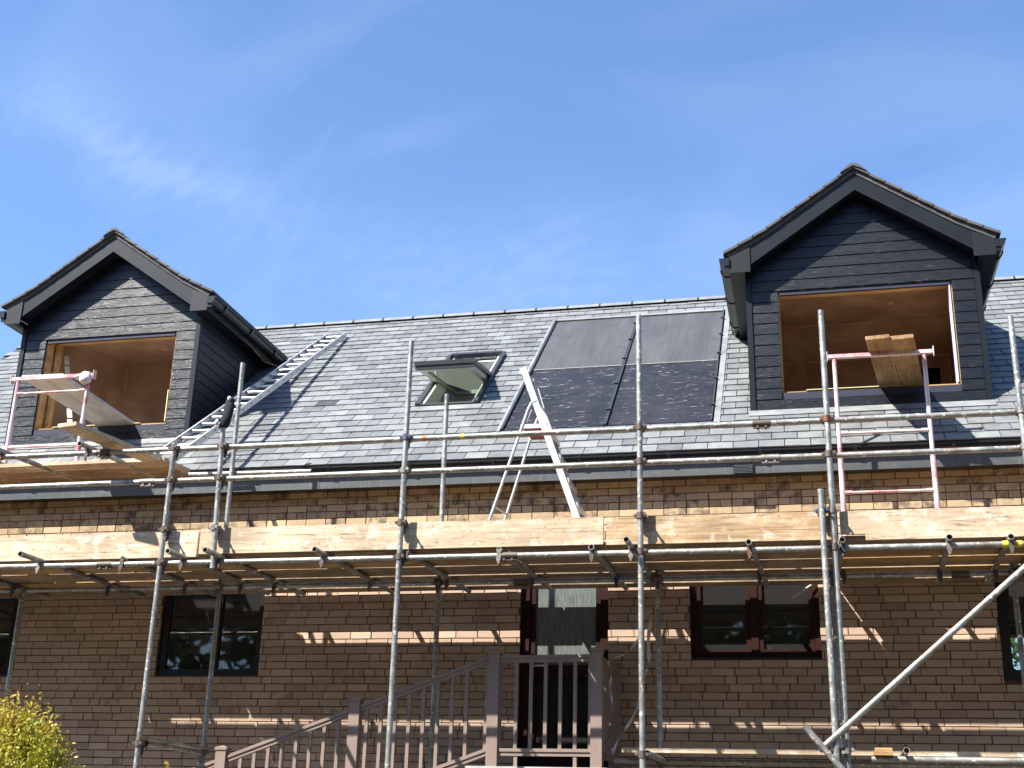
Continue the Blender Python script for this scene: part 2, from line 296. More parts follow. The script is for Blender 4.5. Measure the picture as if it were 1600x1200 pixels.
# ------------------------------------------------------------------ mesh builder
class MB:
    def __init__(s): s.v = []; s.f = []; s.r = []; s.q = []; s.mi = []; s.sm = []
    def poly(s, pts, faces, rnd=0.5, mot=0.0, mi=0, smooth=False):
        o = len(s.v); s.v += [tuple(p) for p in pts]
        for f in faces: s.f.append([i+o for i in f]); s.r.append(rnd); s.q.append(mot); s.mi.append(mi); s.sm.append(smooth)
        return s
    def box(s, x0, x1, y0, y1, z0, z1, rnd=0.5, mot=0.0, mi=0, skip=()):
        p = [(x0,y0,z0),(x1,y0,z0),(x1,y1,z0),(x0,y1,z0),(x0,y0,z1),(x1,y0,z1),(x1,y1,z1),(x0,y1,z1)]
        f = {'d':(0,3,2,1),'u':(4,5,6,7),'f':(0,1,5,4),'r':(1,2,6,5),'b':(2,3,7,6),'l':(3,0,4,7)}
        return s.poly(p, [f[k] for k in f if k not in skip], rnd, mot, mi)
    def prism(s, prof, axis, a0, a1, rnd=0.5, mi=0):
        """closed 2D profile extruded along an axis: 'y' -> profile (x,z), 'x' -> profile (y,z), 'z' -> profile (x,y)"""
        n = len(prof); P = []
        for a in (a0, a1):
            for (u, w) in prof: P.append({'y': (u, a, w), 'x': (a, u, w), 'z': (u, w, a)}[axis])
        ar = sum(prof[i][0]*prof[(i+1) % n][1]-prof[(i+1) % n][0]*prof[i][1] for i in range(n))
        F = [tuple(range(n)), tuple(range(2*n-1, n-1, -1))] + [(i, i+n, (i+1) % n+n, (i+1) % n) for i in range(n)]
        flip = (ar > 0) if axis in ('x', 'z') else (ar < 0)
        if flip: F = [tuple(reversed(f)) for f in F]
        return s.poly(P, F, rnd, 0, mi)
    def beam(s, a, b, w, h, upv=(0, 0, 1), rnd=0.5, mi=0):
        a, b = Vector(a), Vector(b); d = (b-a).normalized(); u = Vector(upv); sd = d.cross(u).normalized(); u = sd.cross(d)
        P = [q + sd*x*w/2 + u*z*h/2 for q in (a, b) for (x, z) in ((-1,-1),(1,-1),(1,1),(-1,1))]
        return s.poly(P, [(0,3,2,1),(4,5,6,7),(0,1,5,4),(1,2,6,5),(2,3,7,6),(3,0,4,7)], rnd, 0, mi)
    def tube(s, a, b, r=0.02415, seg=16, wall=0.004, hollow=True, r2=None, mi=0, smooth=True):
        a, b = Vector(a), Vector(b); d = (b-a).normalized(); r2 = r if r2 is None else r2
        t = Vector((0, 0, 1)) if abs(d.z) < 0.9 else Vector((1, 0, 0)); e = d.cross(t).normalized(); g = d.cross(e)
        ring = lambda c, rr: [c + (e*math.cos(2*math.pi*i/seg) + g*math.sin(2*math.pi*i/seg))*rr for i in range(seg)]
        o = ring(a, r) + ring(b, r2); N = seg
        s.poly(o, [(i, i+N, (i+1) % N+N, (i+1) % N) for i in range(N)], mi=mi, smooth=smooth)
        if hollow:
            for c, rr, dd, fl in ((a, r, d, 0), (b, r2, -d, 1)):
                L = min(0.12, (b-a).length*0.3)
                q = ring(c, rr) + ring(c, rr-wall) + ring(c + dd*L, rr-wall)
                F = [(i, (i+1) % N, (i+1) % N+N, i+N) for i in range(N)] + [(i+N, (i+1) % N+N, (i+1) % N+2*N, i+2*N) for i in range(N)] + [tuple(range(2*N, 3*N))]
                if fl: F = [tuple(reversed(f)) for f in F]
                s.poly(q, F, mi=mi)
        else:
            s.poly(o, [tuple(range(N)), tuple(range(2*N-1, N-1, -1))], mi=mi)
        return s
    def path(s, pts, r, seg=8, mi=0):
        for i in range(len(pts)-1):
            s.tube(pts[i], pts[i+1], r, seg, hollow=False, mi=mi)
        return s
    def build(s, name, mats, parent=None, loc=None):
        me = D.meshes.new(name)
        off = Vector(loc) if loc is not None else Vector((0, 0, 0))
        me.from_pydata([tuple(Vector(p)-off) for p in s.v], [], s.f)
        if not isinstance(mats, (list, tuple)): mats = [mats]
        for m in mats: me.materials.append(m)
        me.polygons.foreach_set('material_index', s.mi); me.polygons.foreach_set('use_smooth', s.sm)
        a = me.attributes.new('rnd', 'FLOAT', 'FACE'); a.data.foreach_set('value', s.r)
        a = me.attributes.new('mottle', 'FLOAT', 'FACE'); a.data.foreach_set('value', [q_ % 2 for q_ in s.q])
        a = me.attributes.new('band', 'FLOAT', 'FACE'); a.data.foreach_set('value', [1.0 if q_ >= 2 else 0.0 for q_ in s.q])
        me.update(); o = D.objects.new(name, me); COL.objects.link(o)
        if parent is not None:
            o.parent = parent
            base = Vector((0, 0, 0)); q = parent
            while q is not None: base += q.location; q = q.parent
            o.location = off - base
        else: o.location = off
        return o

def tag(o, label, cat=None, group=None, kind=None):
    if label: o['label'] = label
    if cat: o['category'] = cat
    if group: o['group'] = group
    if kind: o['kind'] = kind
    return o
def thing(name, label, cat, loc, group=None):
    o = D.objects.new(name, None); COL.objects.link(o); o.location = loc; o.empty_display_size = 0.2
    return tag(o, label, cat, group)
def minus(a, b, cuts):
    seg = [(a, b)]
    for (c, d) in cuts:
        seg = [t for (p, q) in seg for t in ((p, min(q, c)), (max(p, d), q)) if t[1]-t[0] > 0.012]
    return seg

# ------------------------------------------------------------------ ground
g = MB(); g.poly([(-700, -700, 0), (700, -700, 0), (700, 900, 0), (-700, 900, 0)], [(0, 1, 2, 3)])
tag(g.build('ground', GROUND), 'pale gravel and paving in front of the house', kind='structure')

# ------------------------------------------------------------------ house
AL = R(40.3); CA, SA = math.cos(AL), math.sin(AL)
EY, EZ = -0.25, 5.20                                   # slate edge at the eaves
def rp(x, s, n=0.0): return (x, EY + s*CA - n*SA, EZ + s*SA + n*CA)
HX0, HX1 = -11.6, 4.6; HB = 7.5; TOPZ = 4.97
RS = 5.08; RY, RZ = EY + RS*CA, EZ + RS*SA
house = thing('brick_house', 'buff brick house with slate roof, two dark dormers and scaffolding in front', 'house', (0, 0, 0))
OPEN = [(-10.3, -8.505, 3.04, 4.34), (-6.765, -5.585, 3.04, 4.34), (-2.82, -1.93, 2.14, 4.34), (-1.13, 0.095, 3.19, 4.34), (1.685, 3.05, 2.99, 4.34)]
w = MB()
# mortar body with openings, 10 mm behind the brick faces
xs = sorted({HX0, HX1} | {v for o in OPEN for v in o[:2]})
for a, b in zip(xs, xs[1:]):
    op = [o for o in OPEN if o[0] <= a + 1e-6 and o[1] >= b - 1e-6]
    if op:
        w.box(a, b, 0.008, 0.30, 0.0, op[0][2], mi=1); w.box(a, b, 0.008, 0.30, op[0][3], TOPZ+0.25, mi=1)
    else: w.box(a, b, 0.008, 0.30, 0.0, TOPZ+0.25, mi=1)
PB, PH, J = 0.225, 0.075, 0.010
k0 = 8
for k in range(k0, 67):
    z0 = 0.04 + k*PH; z1 = z0 + PH - J
    if z1 > TOPZ + 0.03: break
    rowtop = 66 - k
    row = k
    header = (k == 62)
    step = PB/2 if header else PB
    band = k >= 61
    x = HX0 + (PB/2 if row % 2 else 0) + (0.03*math.sin(row*1.7) if not band else 0)
    zm = (z0+z1)/2
    cuts = [(o[0], o[1]) for o in OPEN if o[2]-0.02 < zm < o[3]]
    while x < HX1:
        L = step
        if not band and random.random() < 0.10: L = PB/2
        for (a, b) in minus(x, x + L - J, cuts):
            r = random.random(); mot = 0.0
            if band: mot = 2 + random.choice([0, 0, 0.3, 0.6, 0.99, 0.99])
            elif random.random() < 0.05: mot = 0.5
            dy = random.uniform(-0.0025, 0.0025); t = random.uniform(-0.0015, 0.0015); a += random.uniform(-0.003, 0.002); b += random.uniform(-0.003, 0.003)
            w.poly([(a, dy, z0+t), (b, dy+random.uniform(-0.002, 0.002), z0-t), (b, 0.02, z0-t), (a, 0.02, z0+t), (a, dy, z1+t), (b, dy, z1-t), (b, 0.02, z1-t), (a, 0.02, z1+t)],
                   [(0,3,2,1), (4,5,6,7), (0,1,5,4), (1,2,6,5), (3,0,4,7)], r, mot)
        x += L
# side and back walls, kept plain; the back wall has one opening seen through the right-hand window
w.box(HX0, HX0+0.3, 0.301, HB-0.3, 0, TOPZ+0.2); w.box(HX1-0.3, HX1, 0.301, HB-0.3, 0, TOPZ+0.2)
w.box(HX0, 2.3, HB-0.3, HB, 0, TOPZ+0.2); w.box(2.3, 3.6, HB-0.3, HB, 0, 3.7); w.box(2.3, 3.6, HB-0.3, HB, 4.45, TOPZ+0.2); w.box(3.6, HX1, HB-0.3, HB, 0, TOPZ+0.2)
for xx in (HX0, HX1-0.3):
    w.prism([(0.0, TOPZ+0.26), (HB, TOPZ+0.26), (RY, RZ-0.12)], 'x', xx, xx+0.3)
w.build('brick_wall', [BRICK, MORTAR], house)
# dim rooms behind the ground floor windows
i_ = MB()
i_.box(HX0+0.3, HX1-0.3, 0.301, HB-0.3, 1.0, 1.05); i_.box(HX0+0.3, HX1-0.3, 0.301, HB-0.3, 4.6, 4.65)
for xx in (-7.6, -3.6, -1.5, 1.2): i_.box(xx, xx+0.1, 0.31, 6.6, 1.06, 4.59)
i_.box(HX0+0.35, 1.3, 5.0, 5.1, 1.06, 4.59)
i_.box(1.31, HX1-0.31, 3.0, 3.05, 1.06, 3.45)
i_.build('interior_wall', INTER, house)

# roof: felt underneath, slates above
DORM = [(-8.145, 1.20), (0.713, 1.20)]
FACE = 0.46
S_BASE = (FACE - EY)/CA; S_MEET = (2.35 - EY)/CA
SKX = (-4.337, -3.585); SKS = (1.54, 3.24)
SOX = (-3.155, -0.867); SOS = (0.72, 4.50)
def cuts_at(s):
    c = []
    for cx, hw in DORM:
        if S_BASE < s < S_MEET: c.append((cx-hw, cx+hw))
    if SKS[0] < s < SKS[1]: c.append(SKX)
    if SOS[0] < s < SOS[1]: c.append(SOX)
    return sorted(c)
rf = MB()
GA, SW = 0.1752, 0.25
levels = sorted([0.0, RS, S_BASE, S_MEET, *SKS, *SOS])
for s0, s1 in zip(levels, levels[1:]):
    for (a, b) in minus(HX0-0.05, HX1+0.05, cuts_at((s0+s1)/2)):
        P = [rp(a, s0, -0.01), rp(b, s0, -0.01), rp(b, s1, -0.01), rp(a, s1, -0.01), rp(a, s0, -0.06), rp(b, s0, -0.06), rp(b, s1, -0.06), rp(a, s1, -0.06)]
        rf.poly(P, [(0,1,2,3), (4,7,6,5), (0,4,5,1), (1,5,6,2), (2,6,7,3), (3,7,4,0)], mi=1)
nrow = int(RS/GA)
for k in range(nrow+1):
    s0 = k*GA; s1 = min(RS, s0 + GA*1.12)
    x = HX0 - 0.05 + (SW/2 if k % 2 else 0)
    sm = s0 + GA*0.5
    while x < HX1:
        for (a, b) in minus(x+0.003, x + SW - 0.004, cuts_at(sm)):
            r = random.random()*0.93
            if abs((a+b)/2 + 5.42) < 0.12 and abs(sm-1.80) < 0.09: r = 1.0
            h0 = 0.014 + random.uniform(-0.001, 0.005); h1 = 0.004; e = random.uniform(-0.005, 0.005); sk = random.uniform(-0.004, 0.004)
            P = [rp(a, s0+e, h0+random.uniform(0, 0.002)), rp(b, s0+e+sk, h0), rp(b-0.001, s1, h1), rp(a+0.001, s1, h1), rp(a, s0+e, 0.001), rp(b, s0+e+sk, 0.001)]
            rf.poly(P, [(0,1,2,3), (4,5,1,0), (4,0,3), (5,2,1)], r)
        x += SW
# back slope
rf.poly([rp(HX0-0.05, RS), rp(HX1+0.05, RS), (HX1+0.05, HB+0.3, EZ-0.25), (HX0-0.05, HB+0.3, EZ-0.25)], [(0, 1, 2, 3)], 0.4)
rf.build('slate_roof', [SLATE, DECKROOF], house)
rd = MB(); x = HX0
while x < HX1:
    L = 0.45; seg = 8
    for (xa, xb, rr, mi) in ((x, x+L-0.006, 0.085, 0), (x+L-0.016, x+L+0.006, 0.090, 1)):
        P = []
        for X_ in (xa, xb):
            for i in range(seg+1):
                t = math.pi*(0.06 + 0.88*i/seg); P.append((X_, RY - rr*math.cos(t)*1.15, RZ - 0.045 + rr*math.sin(t)))
        n = seg+1
        F = [(i, i+n, i+1+n, i+1) for i in range(seg)] + [tuple(range(n-1, -1, -1)), tuple(range(n, 2*n))]
        rd.poly(P, F, random.random(), mi=mi)
    x += L
rd.build('ridge_tiles', [RIDGE, DECKROOF], house)

# eaves: fascia, soffit, gutter
fa = MB(); fa.box(HX0, HX1, -0.175, -0.157, 4.965, 5.165)
for xx in (-5.05, -1.72, 2.6): fa.box(xx, xx+0.05, -0.179, -0.1745, 4.963, 5.1)
f_o = fa.build('fascia_board', FASCIA, house)
sf = MB(); sf.box(HX0, HX1, -0.156, -0.003, 4.972, 4.99); sf.build('soffit_board', GUTTER, house)
gu = MB()
gu.prism([(-0.176, 5.130), (-0.222, 5.130), (-0.238, 5.142), (-0.243, 5.165), (-0.260, 5.172), (-0.260, 5.188), (-0.25, 5.191), (-0.176, 5.191)], 'x', HX0-0.02, HX1+0.02)
xx = HX0+0.4
while xx < HX1:
    gu.prism([(-0.1761, 5.124), (-0.226, 5.124), (-0.244, 5.139), (-0.265, 5.168), (-0.265, 5.194), (-0.1761, 5.194)], 'x', xx, xx+0.03); xx += 0.9
gu.build('gutter', GUTTER, house)
vt = MB(); vt.box(-0.655, -0.46, -0.193, -0.1755, 4.955, 5.06)
for q in range(6): vt.box(-0.648, -0.468, -0.203, -0.1935, 4.968+q*0.0145, 4.974+q*0.0145, mi=1)
vt.build('vent_grille', [GUTTER, FASCIA], house)

# solar panels set in the roof
SPLIT = 2.60
for (a, b, lab) in ((SOX[0]+0.03, -2.03, 'left solar panel beside the stepladder'), (-1.995, SOX[1]-0.03, 'right solar panel nearest the black dormer')):
    def rbox(mb, x0, x1, s0, s1, n0, n1, mi=0):
        P = [rp(x0,s0,n0), rp(x1,s0,n0), rp(x1,s1,n0), rp(x0,s1,n0), rp(x0,s0,n1), rp(x1,s0,n1), rp(x1,s1,n1), rp(x0,s1,n1)]
        mb.poly(P, [(0,3,2,1),(4,5,6,7),(0,1,5,4),(1,2,6,5),(2,3,7,6),(3,0,4,7)], mi=mi)
    sp = MB(); rbox(sp, a, b, SOS[0]+0.02, SPLIT-0.004, -0.04, 0.006, 0); rbox(sp, a, b, SPLIT+0.004, SOS[1]-0.03, -0.04, 0.010, 1)
    o = sp.build('solar_panel', [SOLL, SOLU], house); o['label'] = lab
    fr = MB()
    rbox(fr, a-0.028, a-0.002, SOS[0], SOS[1], -0.03, 0.035); rbox(fr, b+0.002, b+0.014, SOS[0], SOS[1], -0.03, 0.035)
    rbox(fr, a-0.028, b+0.014, SOS[1]-0.026, SOS[1]+0.012, -0.03, 0.030, 1)
    rbox(fr, a, b, SPLIT-0.0035, SPLIT+0.0035, 0.0, 0.014, 2)
    for s_ in (1.1, 1.9, 2.75, 3.45, 4.1): rbox(fr, b-0.012, b+0.03, s_, s_+0.03, 0.0355, 0.055)
    fr.build('panel_frame', [ALUG, LEAD, WHITEB], o)
def rb(mb, x0, x1, s0, s1, n0, n1, mi=0):
    P = [rp(x0,s0,n0), rp(x1,s0,n0), rp(x1,s1,n0), rp(x0,s1,n0), rp(x0,s0,n1), rp(x1,s0,n1), rp(x1,s1,n1), rp(x0,s1,n1)]
    mb.poly(P, [(0,3,2,1),(4,5,6,7),(0,1,5,4),(1,2,6,5),(2,3,7,6),(3,0,4,7)], mi=mi)
for ar_ in [(SOX[0]-0.035, SOX[0]-0.001, SOS[0]-0.05, SOS[1]+0.02, -0.005, 0.024), (SOX[1]+0.001, SOX[1]+0.065, SOS[0]-0.05, SOS[1]+0.02, -0.005, 0.020),
            (SOX[0]-0.03, SOX[1]+0.03, SOS[1]+0.021, SOS[1]+0.06, -0.005, 0.022), (SKX[0]-0.04, SKX[1]+0.06, SKS[0]-0.13, SKS[0]-0.005, 0.016, 0.022)] + [(cx-hw-0.02, cx+hw+0.02, S_BASE-0.14, S_BASE-0.005, 0.016, 0.022) for cx, hw in DORM]:
    fl = MB(); rb(fl, *ar_); fl.build('lead_flashing', LEAD, house)

# roof window, centre pivot, open
sk = MB()
rb(sk, SKX[0], SKX[0]+0.045, *SKS, -0.10, 0.06); rb(sk, SKX[1]-0.045, SKX[1], *SKS, -0.10, 0.06)
rb(sk, SKX[0]+0.0455, SKX[1]-0.0455, SKS[0], SKS[0]+0.045, -0.10, 0.04); rb(sk, SKX[0]+0.0455, SKX[1]-0.0455, SKS[1]-0.06, SKS[1], -0.10, 0.075)
rb(sk, SKX[0]+0.046, SKX[0]+0.09, SKS[0]+0.046, SKS[1]-0.061, -0.18, 0.02, 1); rb(sk, SKX[1]-0.09, SKX[1]-0.046, SKS[0]+0.046, SKS[1]-0.061, -0.18, 0.02, 1)
rb(sk, SKX[0]+0.0905, SKX[1]-0.0905, SKS[1]-0.13, SKS[1]-0.0612, -0.30, -0.02, 1)
sko = sk.build('roof_window', [ALUG, CREAM], house); sko['label'] = 'open centre-pivot roof window between ladder and solar panels'
sh = MB()                                             # light shaft
rb(sh, SKX[0]-0.02, SKX[0]+0.002, SKS[0], SKS[1], -0.60, -0.101); rb(sh, SKX[1]-0.002, SKX[1]+0.02, SKS[0], SKS[1], -0.60, -0.101)
rb(sh, SKX[0], SKX[1], SKS[0]-0.02, SKS[0]-0.001, -0.60, -0.101, 1); rb(sh, SKX[0], SKX[1], SKS[1]+0.001, SKS[1]+0.02, -0.60, -0.101)
rb(sh, SKX[0]-0.2, SKX[1]+0.2, SKS[0]-0.2, SKS[1]+0.2, -1.6, -1.55, 1)
sh.build('window_shaft', [WHITEB, INTER], sko)
PS = 2.40; pc = Vector(rp(0, PS, 0.03)); tilt = R(8)
dv = Vector((0, math.cos(tilt), math.sin(tilt))); nv = Vector((0, -math.sin(tilt), math.cos(tilt)))
def sp3(x, d, n): return tuple(Vector((x, 0, 0)) + Vector((0, pc.y, pc.z)) + dv*d + nv*n)
def sb(mb, x0, x1, d0, d1, n0, n1, mi=0):
    P = [sp3(x0,d0,n0), sp3(x1,d0,n0), sp3(x1,d1,n0), sp3(x0,d1,n0), sp3(x0,d0,n1), sp3(x1,d0,n1), sp3(x1,d1,n1), sp3(x0,d1,n1)]
    mb.poly(P, [(0,3,2,1),(4,5,6,7),(0,1,5,4),(1,2,6,5),(2,3,7,6),(3,0,4,7)], mi=mi)
X0, X1 = SKX[0]+0.05, SKX[1]-0.05
sa = MB(); H = 0.78
sb(sa, X0, X0+0.07, -H, H, -0.055, -0.001); sb(sa, X1-0.07, X1, -H, H, -0.055, -0.001)
sb(sa, X0+0.071, X1-0.071, -H, -H+0.09, -0.055, -0.001); sb(sa, X0+0.071, X1-0.071, H-0.09, H, -0.055, -0.001)
sb(sa, X0-0.035, X1+0.035, -H-0.03, -H+0.06, 0.0, 0.05, 1); sb(sa, X0-0.035, X0+0.02, -H+0.061, 0.0, 0.0, 0.05, 1); sb(sa, X1-0.02, X1+0.035, -H+0.061, 0.0, 0.0, 0.05, 1)
sb(sa, X0-0.03, X1+0.03, -H-0.02, -H-0.001, -0.05, -0.001, 1)
sao = sa.build('sash', [CREAM, ALUG], sko)
sg = MB(); sb(sg, X0+0.0705, X1-0.0705, -H+0.0905, H-0.0905, -0.03, -0.022); sg.build('pane', SKYGL, sao)

# ------------------------------------------------------------------ dormers
def dormer(cx, lab, side):
    hw = 1.20; zb = 5.795; o0, o1, oz0, oz1 = cx-0.873, cx+0.922, 6.01, 7.20
    if side == 'left': o0, o1 = cx-0.868, cx+0.892
    AP = 8.50; SL = 0.70
    prof = lambda d: AP - SL*d if d <= 1.0 else AP - SL*1.0 - 0.53*(d-1.0)
    bh = 0.1235
    cl = MB()
    k = 0
    while True:
        z0 = zb + 0.02 + k*bh; z1 = z0 + bh - 0.005
        if z0 > 8.2: break
        W0 = min(hw-0.055, (AP-0.2-z0)/SL + 0.02); W1 = min(hw-0.055, (AP-0.2-z1)/SL + 0.02)
        if W1 <= 0.02: break
        for (a, b) in minus(cx-W0, cx+W0, [(o0, o1)] if (oz0-0.03 < (z0+z1)/2 < oz1+0.03) else []):
            za, zc = z0, z1
            aa = max(a, cx-W1); bb = min(b, cx+W1)
            cl.poly([(a, FACE, za), (b, FACE, za), (bb, FACE+0.007, zc), (aa, FACE+0.007, zc), (a, FACE+0.02, za), (b, FACE+0.02, za), (bb, FACE+0.02, zc), (aa, FACE+0.02, zc)],
                    [(0,1,2,3), (0,4,5,1), (1,5,6,2), (3,2,6,7), (0,3,7,4)])
        # cheeks
        if z1 < 7.36:
            for sg_ in (-1, 1):
                xo = cx + sg_*hw; xi = cx + sg_*(hw-0.02)
                y1 = EY + (z1-EZ)/SA*CA + 0.15
                P = [(xo, FACE+0.04, za), (xo, y1, za), (xo-sg_*0.007, y1, zc), (xo-sg_*0.007, FACE+0.04, zc), (xi, FACE+0.04, za), (xi, y1, za), (xi, y1, zc), (xi, FACE+0.04, zc)]
                F = [(0,1,2,3), (0,4,5,1), (3,2,6,7), (0,3,7,4)]
                cl.poly(P, F if sg_ < 0 else [tuple(reversed(f)) for f in F])
        k += 1
    # solid wall behind the boards
    yb0, yb1 = FACE+0.0205, FACE+0.15
    cl.box(cx-hw+0.021, o0, yb0, yb1, zb, 7.36, mi=1); cl.box(o1, cx+hw-0.021, yb0, yb1, zb, 7.36, mi=1)
    cl.box(o0, o1, yb0, yb1, zb, oz0-0.001, mi=1); cl.box(o0, o1, yb0, yb1, oz1+0.001, 7.36, mi=1)
    cl.prism([(cx-hw+0.021, 7.361), (cx+hw-0.021, 7.361), (cx+hw-0.021, prof(hw)-0.15), (cx, AP-0.2), (cx-hw+0.021, prof(hw)-0.15)], 'y', yb0, yb1, mi=1)
    for sg_ in (-1, 1):
        x0, x1 = sorted((cx+sg_*(hw-0.021), cx+sg_*(hw-0.1)))
        cl.box(x0, x1, FACE+0.151, 2.6, 5.6, 7.36, mi=1)
    d = cl.build('dormer', [CLAD, DARKM], house, loc=(cx, FACE, zb)); d['label'] = lab
    def sub(mb, name, mats): return mb.build(name, mats, d)
    for sg_ in (-1, 1):
        t = MB(); xo = cx+sg_*(hw+0.006)
        x0, x1 = sorted((xo, xo-sg_*0.058)); t.box(x0, x1, FACE-0.012, FACE-0.001, zb-0.03, 7.34)
        x0, x1 = sorted((xo, xo-sg_*0.005)); t.box(x0, x1, FACE-0.0005, FACE+0.05, zb-0.03, 7.34)
        sub(t, 'corner_trim', TRIM)
    t = MB(); t.box(cx-hw-0.006, cx+hw+0.006, FACE-0.02, FACE+0.01, zb-0.06, zb-0.031); t.box(cx-hw, cx+hw, FACE-0.005, FACE+0.02, zb-0.0305, zb+0.019); sub(t, 'base_flashing', GUTTER)
    # barge boards
    BY = 0.28
    for sg_ in (-1, 1):
        t = MB(); D_ = 1.145
        pr = [(cx, 8.22), (cx+sg_*D_, 8.22-SL*D_), (cx+sg_*D_, prof(D_)-0.080), (cx+sg_*1.0, prof(1.0)-0.082), (cx, AP-0.086)]
        t.prism(pr, 'y', BY, BY+0.02)
        t.prism([(cx+sg_*0.0, 8.26), (cx+sg_*D_, 8.26-SL*D_), (cx+sg_*D_, 8.30-SL*D_), (cx+sg_*0.0, 8.30)], 'y', BY+0.0205, FACE+0.02)   # rake soffit
        sub(t, 'barge_board', TRIM)
        t = MB(); a, b = sorted((cx+sg_*(D_-0.003), cx+sg_*1.36))
        t.prism([(cx+sg_*(D_-0.004), 7.335), (cx+sg_*1.36, 7.335), (cx+sg_*1.36, prof(1.36)-0.09), (cx+sg_*(D_-0.004), prof(D_)-0.10)], 'y', BY-0.014, BY-0.0005)
        x0, x1 = sorted((cx+sg_*hw, cx+sg_*1.3595)); t.box(x0, x1, BY, 2.75, 7.34, 7.352)                 # soffit
        x0, x1 = sorted((cx+sg_*1.342, cx+sg_*1.36)); t.box(x0, x1, BY, 2.75, 7.3525, 7.50)               # fascia
        x0, x1 = sorted((cx+sg_*(hw+0.03), cx+sg_*(hw+0.036))); t.box(x0, x1, BY, 2.75, 7.334, 7.3395)
        sub(t, 'eaves_box', SOFFIT)
        t = MB(); G = lambda u: cx+sg_*(1.361+u)
        t.prism([(G(0), 7.415), (G(0.06), 7.415), (G(0.085), 7.44), (G(0.092), 7.475), (G(0.108), 7.487), (G(0.108), 7.503), (G(0), 7.503)], 'y', BY-0.035, 2.72)
        for yy in (0.55, 1.3, 2.05): t.prism([(G(0.0005), 7.405), (G(0.066), 7.405), (G(0.094), 7.435), (G(0.118), 7.48), (G(0.118), 7.508), (G(0.0005), 7.508)], 'y', yy, yy+0.04)
        t.prism([(G(0.0005), 7.37), (G(0.05), 7.37), (G(0.05), 7.4145), (G(0.0005), 7.4145)], 'y', BY-0.02, BY+0.02)
        sub(t, 'gutter', GUTTER)
        # tiled slope as overlapping courses with a thick verge
        t = MB(); nn = 9; edge = 1.41
        ds = [edge*i/nn for i in range(nn+1)]
        for i in range(nn):
            d0, d1 = ds[i], ds[i+1]; d1e = d1 + 0.012
            y = BY-0.045
            while y < 3.62:
                yl = y + 0.30; jz = random.uniform(-0.002, 0.004)
                t.prism([(cx+sg_*d0, prof(d0)-0.032), (cx+sg_*d1e, prof(d1)-0.030+jz*0.2), (cx+sg_*d1e, prof(d1)+0.000+jz*0.2), (cx+sg_*d0, prof(d0)-0.003+jz*0.2)], 'y', y, yl-0.004, random.random()); y = yl
        t.prism([(cx, AP-0.085), (cx+sg_*1.0, prof(1.0)-0.081), (cx+sg_*1.36, prof(1.36)-0.09), (cx+sg_*1.39, prof(1.39)-0.034), (cx+sg_*1.0, prof(1.0)-0.034), (cx, AP-0.034)], 'y', BY-0.012, 3.60, mi=1)
        sub(t, 'tiled_slope', [VERGE, VMORTAR])
    t = MB(); y = BY-0.06
    while y < 3.5:
        t.prism([(cx-0.14, AP-0.088), (cx-0.08, AP-0.026), (cx-0.03, AP+0.014), (cx+0.03, AP+0.014), (cx+0.08, AP-0.026), (cx+0.14, AP-0.088), (cx+0.07, AP-0.045), (cx, AP-0.012), (cx-0.07, AP-0.045)], 'y', y, y+0.435, random.random()); y += 0.45
    sub(t, 'ridge_tile', VERGE)
    # window opening: timber lining, membrane, sill, painted sun patch
    t = MB(); yo = FACE+0.005
    t.box(o0, o0+0.02, yo+0.03, FACE+0.24, oz0, oz1); t.box(o1-0.02, o1, yo+0.03, FACE+0.24, oz0, oz1)
    t.box(o0+0.0205, o1-0.0205, yo+0.05, FACE+0.24, oz0+0.001, oz0+0.022); t.box(o0+0.0205, o1-0.0205, yo+0.05, FACE+0.24, oz1-0.03, oz1-0.001)
    t.box(o0, o1, yo-0.003, yo+0.012, oz1-0.008, oz1)
    t.box(o0+0.05, o0+0.095, FACE+0.16, FACE+0.235, oz0+0.023, oz1-0.031) if side == 'left' else None
    sub(t, 'opening_frame', TIMBER)
    t = MB(); t.box(o0+0.25, o1-0.35, FACE+0.03, FACE+0.2, oz0+0.0225, oz0+0.030, mi=0)
    t.box(o0+0.021, o1-0.021, FACE+0.016, FACE+0.054, oz1-0.075, oz1-0.0085, mi=1)
    if side == 'right':
        t.box(o1-0.032, o1-0.0205, FACE+0.02, FACE+0.16, oz0+0.03, oz1-0.08, mi=2)
        for q in range(5): t.box(o0+0.25+q*0.3, o0+0.30+q*0.3, FACE+0.010, FACE+0.0155, oz1-0.03, oz1-0.012, mi=3)
    else:
        t.box(o1-0.032, o1-0.0205, FACE+0.02, FACE+0.22, oz0+0.03, oz0+0.42, mi=0)  # yellow strip paints a sun patch on the lower right jamb
    sub(t, 'opening_lining', [SILL_SUN, DARKM, BLUEM, TIMBER])
    # plastered room behind
    t = MB(); rx0, rx1, ry0, ry1, rz0, rz1 = cx-1.05, cx+1.05, FACE+0.241, 2.3, 5.2, 7.26
    t.box(rx0-0.02, rx0, ry0, ry1, rz0, rz1); t.box(rx1, rx1+0.02, ry0, ry1, rz0, rz1)
    if side == 'left':
        t.prism([(o0-0.04, ry0), (o0+0.44, 1.65), (o0+0.42, 1.67), (o0-0.06, ry0)], 'z', rz0, rz1-0.001); t.box(o0+0.43, rx1, 1.65, 1.67, rz0, rz1-0.001)
        for q in range(9): t.prism([(o0+0.10+q*0.03, 7.05-q*0.14), (o0+0.17+q*0.03, 7.05-q*0.14), (o0+0.20+q*0.03, 6.93-q*0.14), (o0+0.13+q*0.03, 6.93-q*0.14)], 'y', ry0+0.02, ry0+0.022, mi=3)
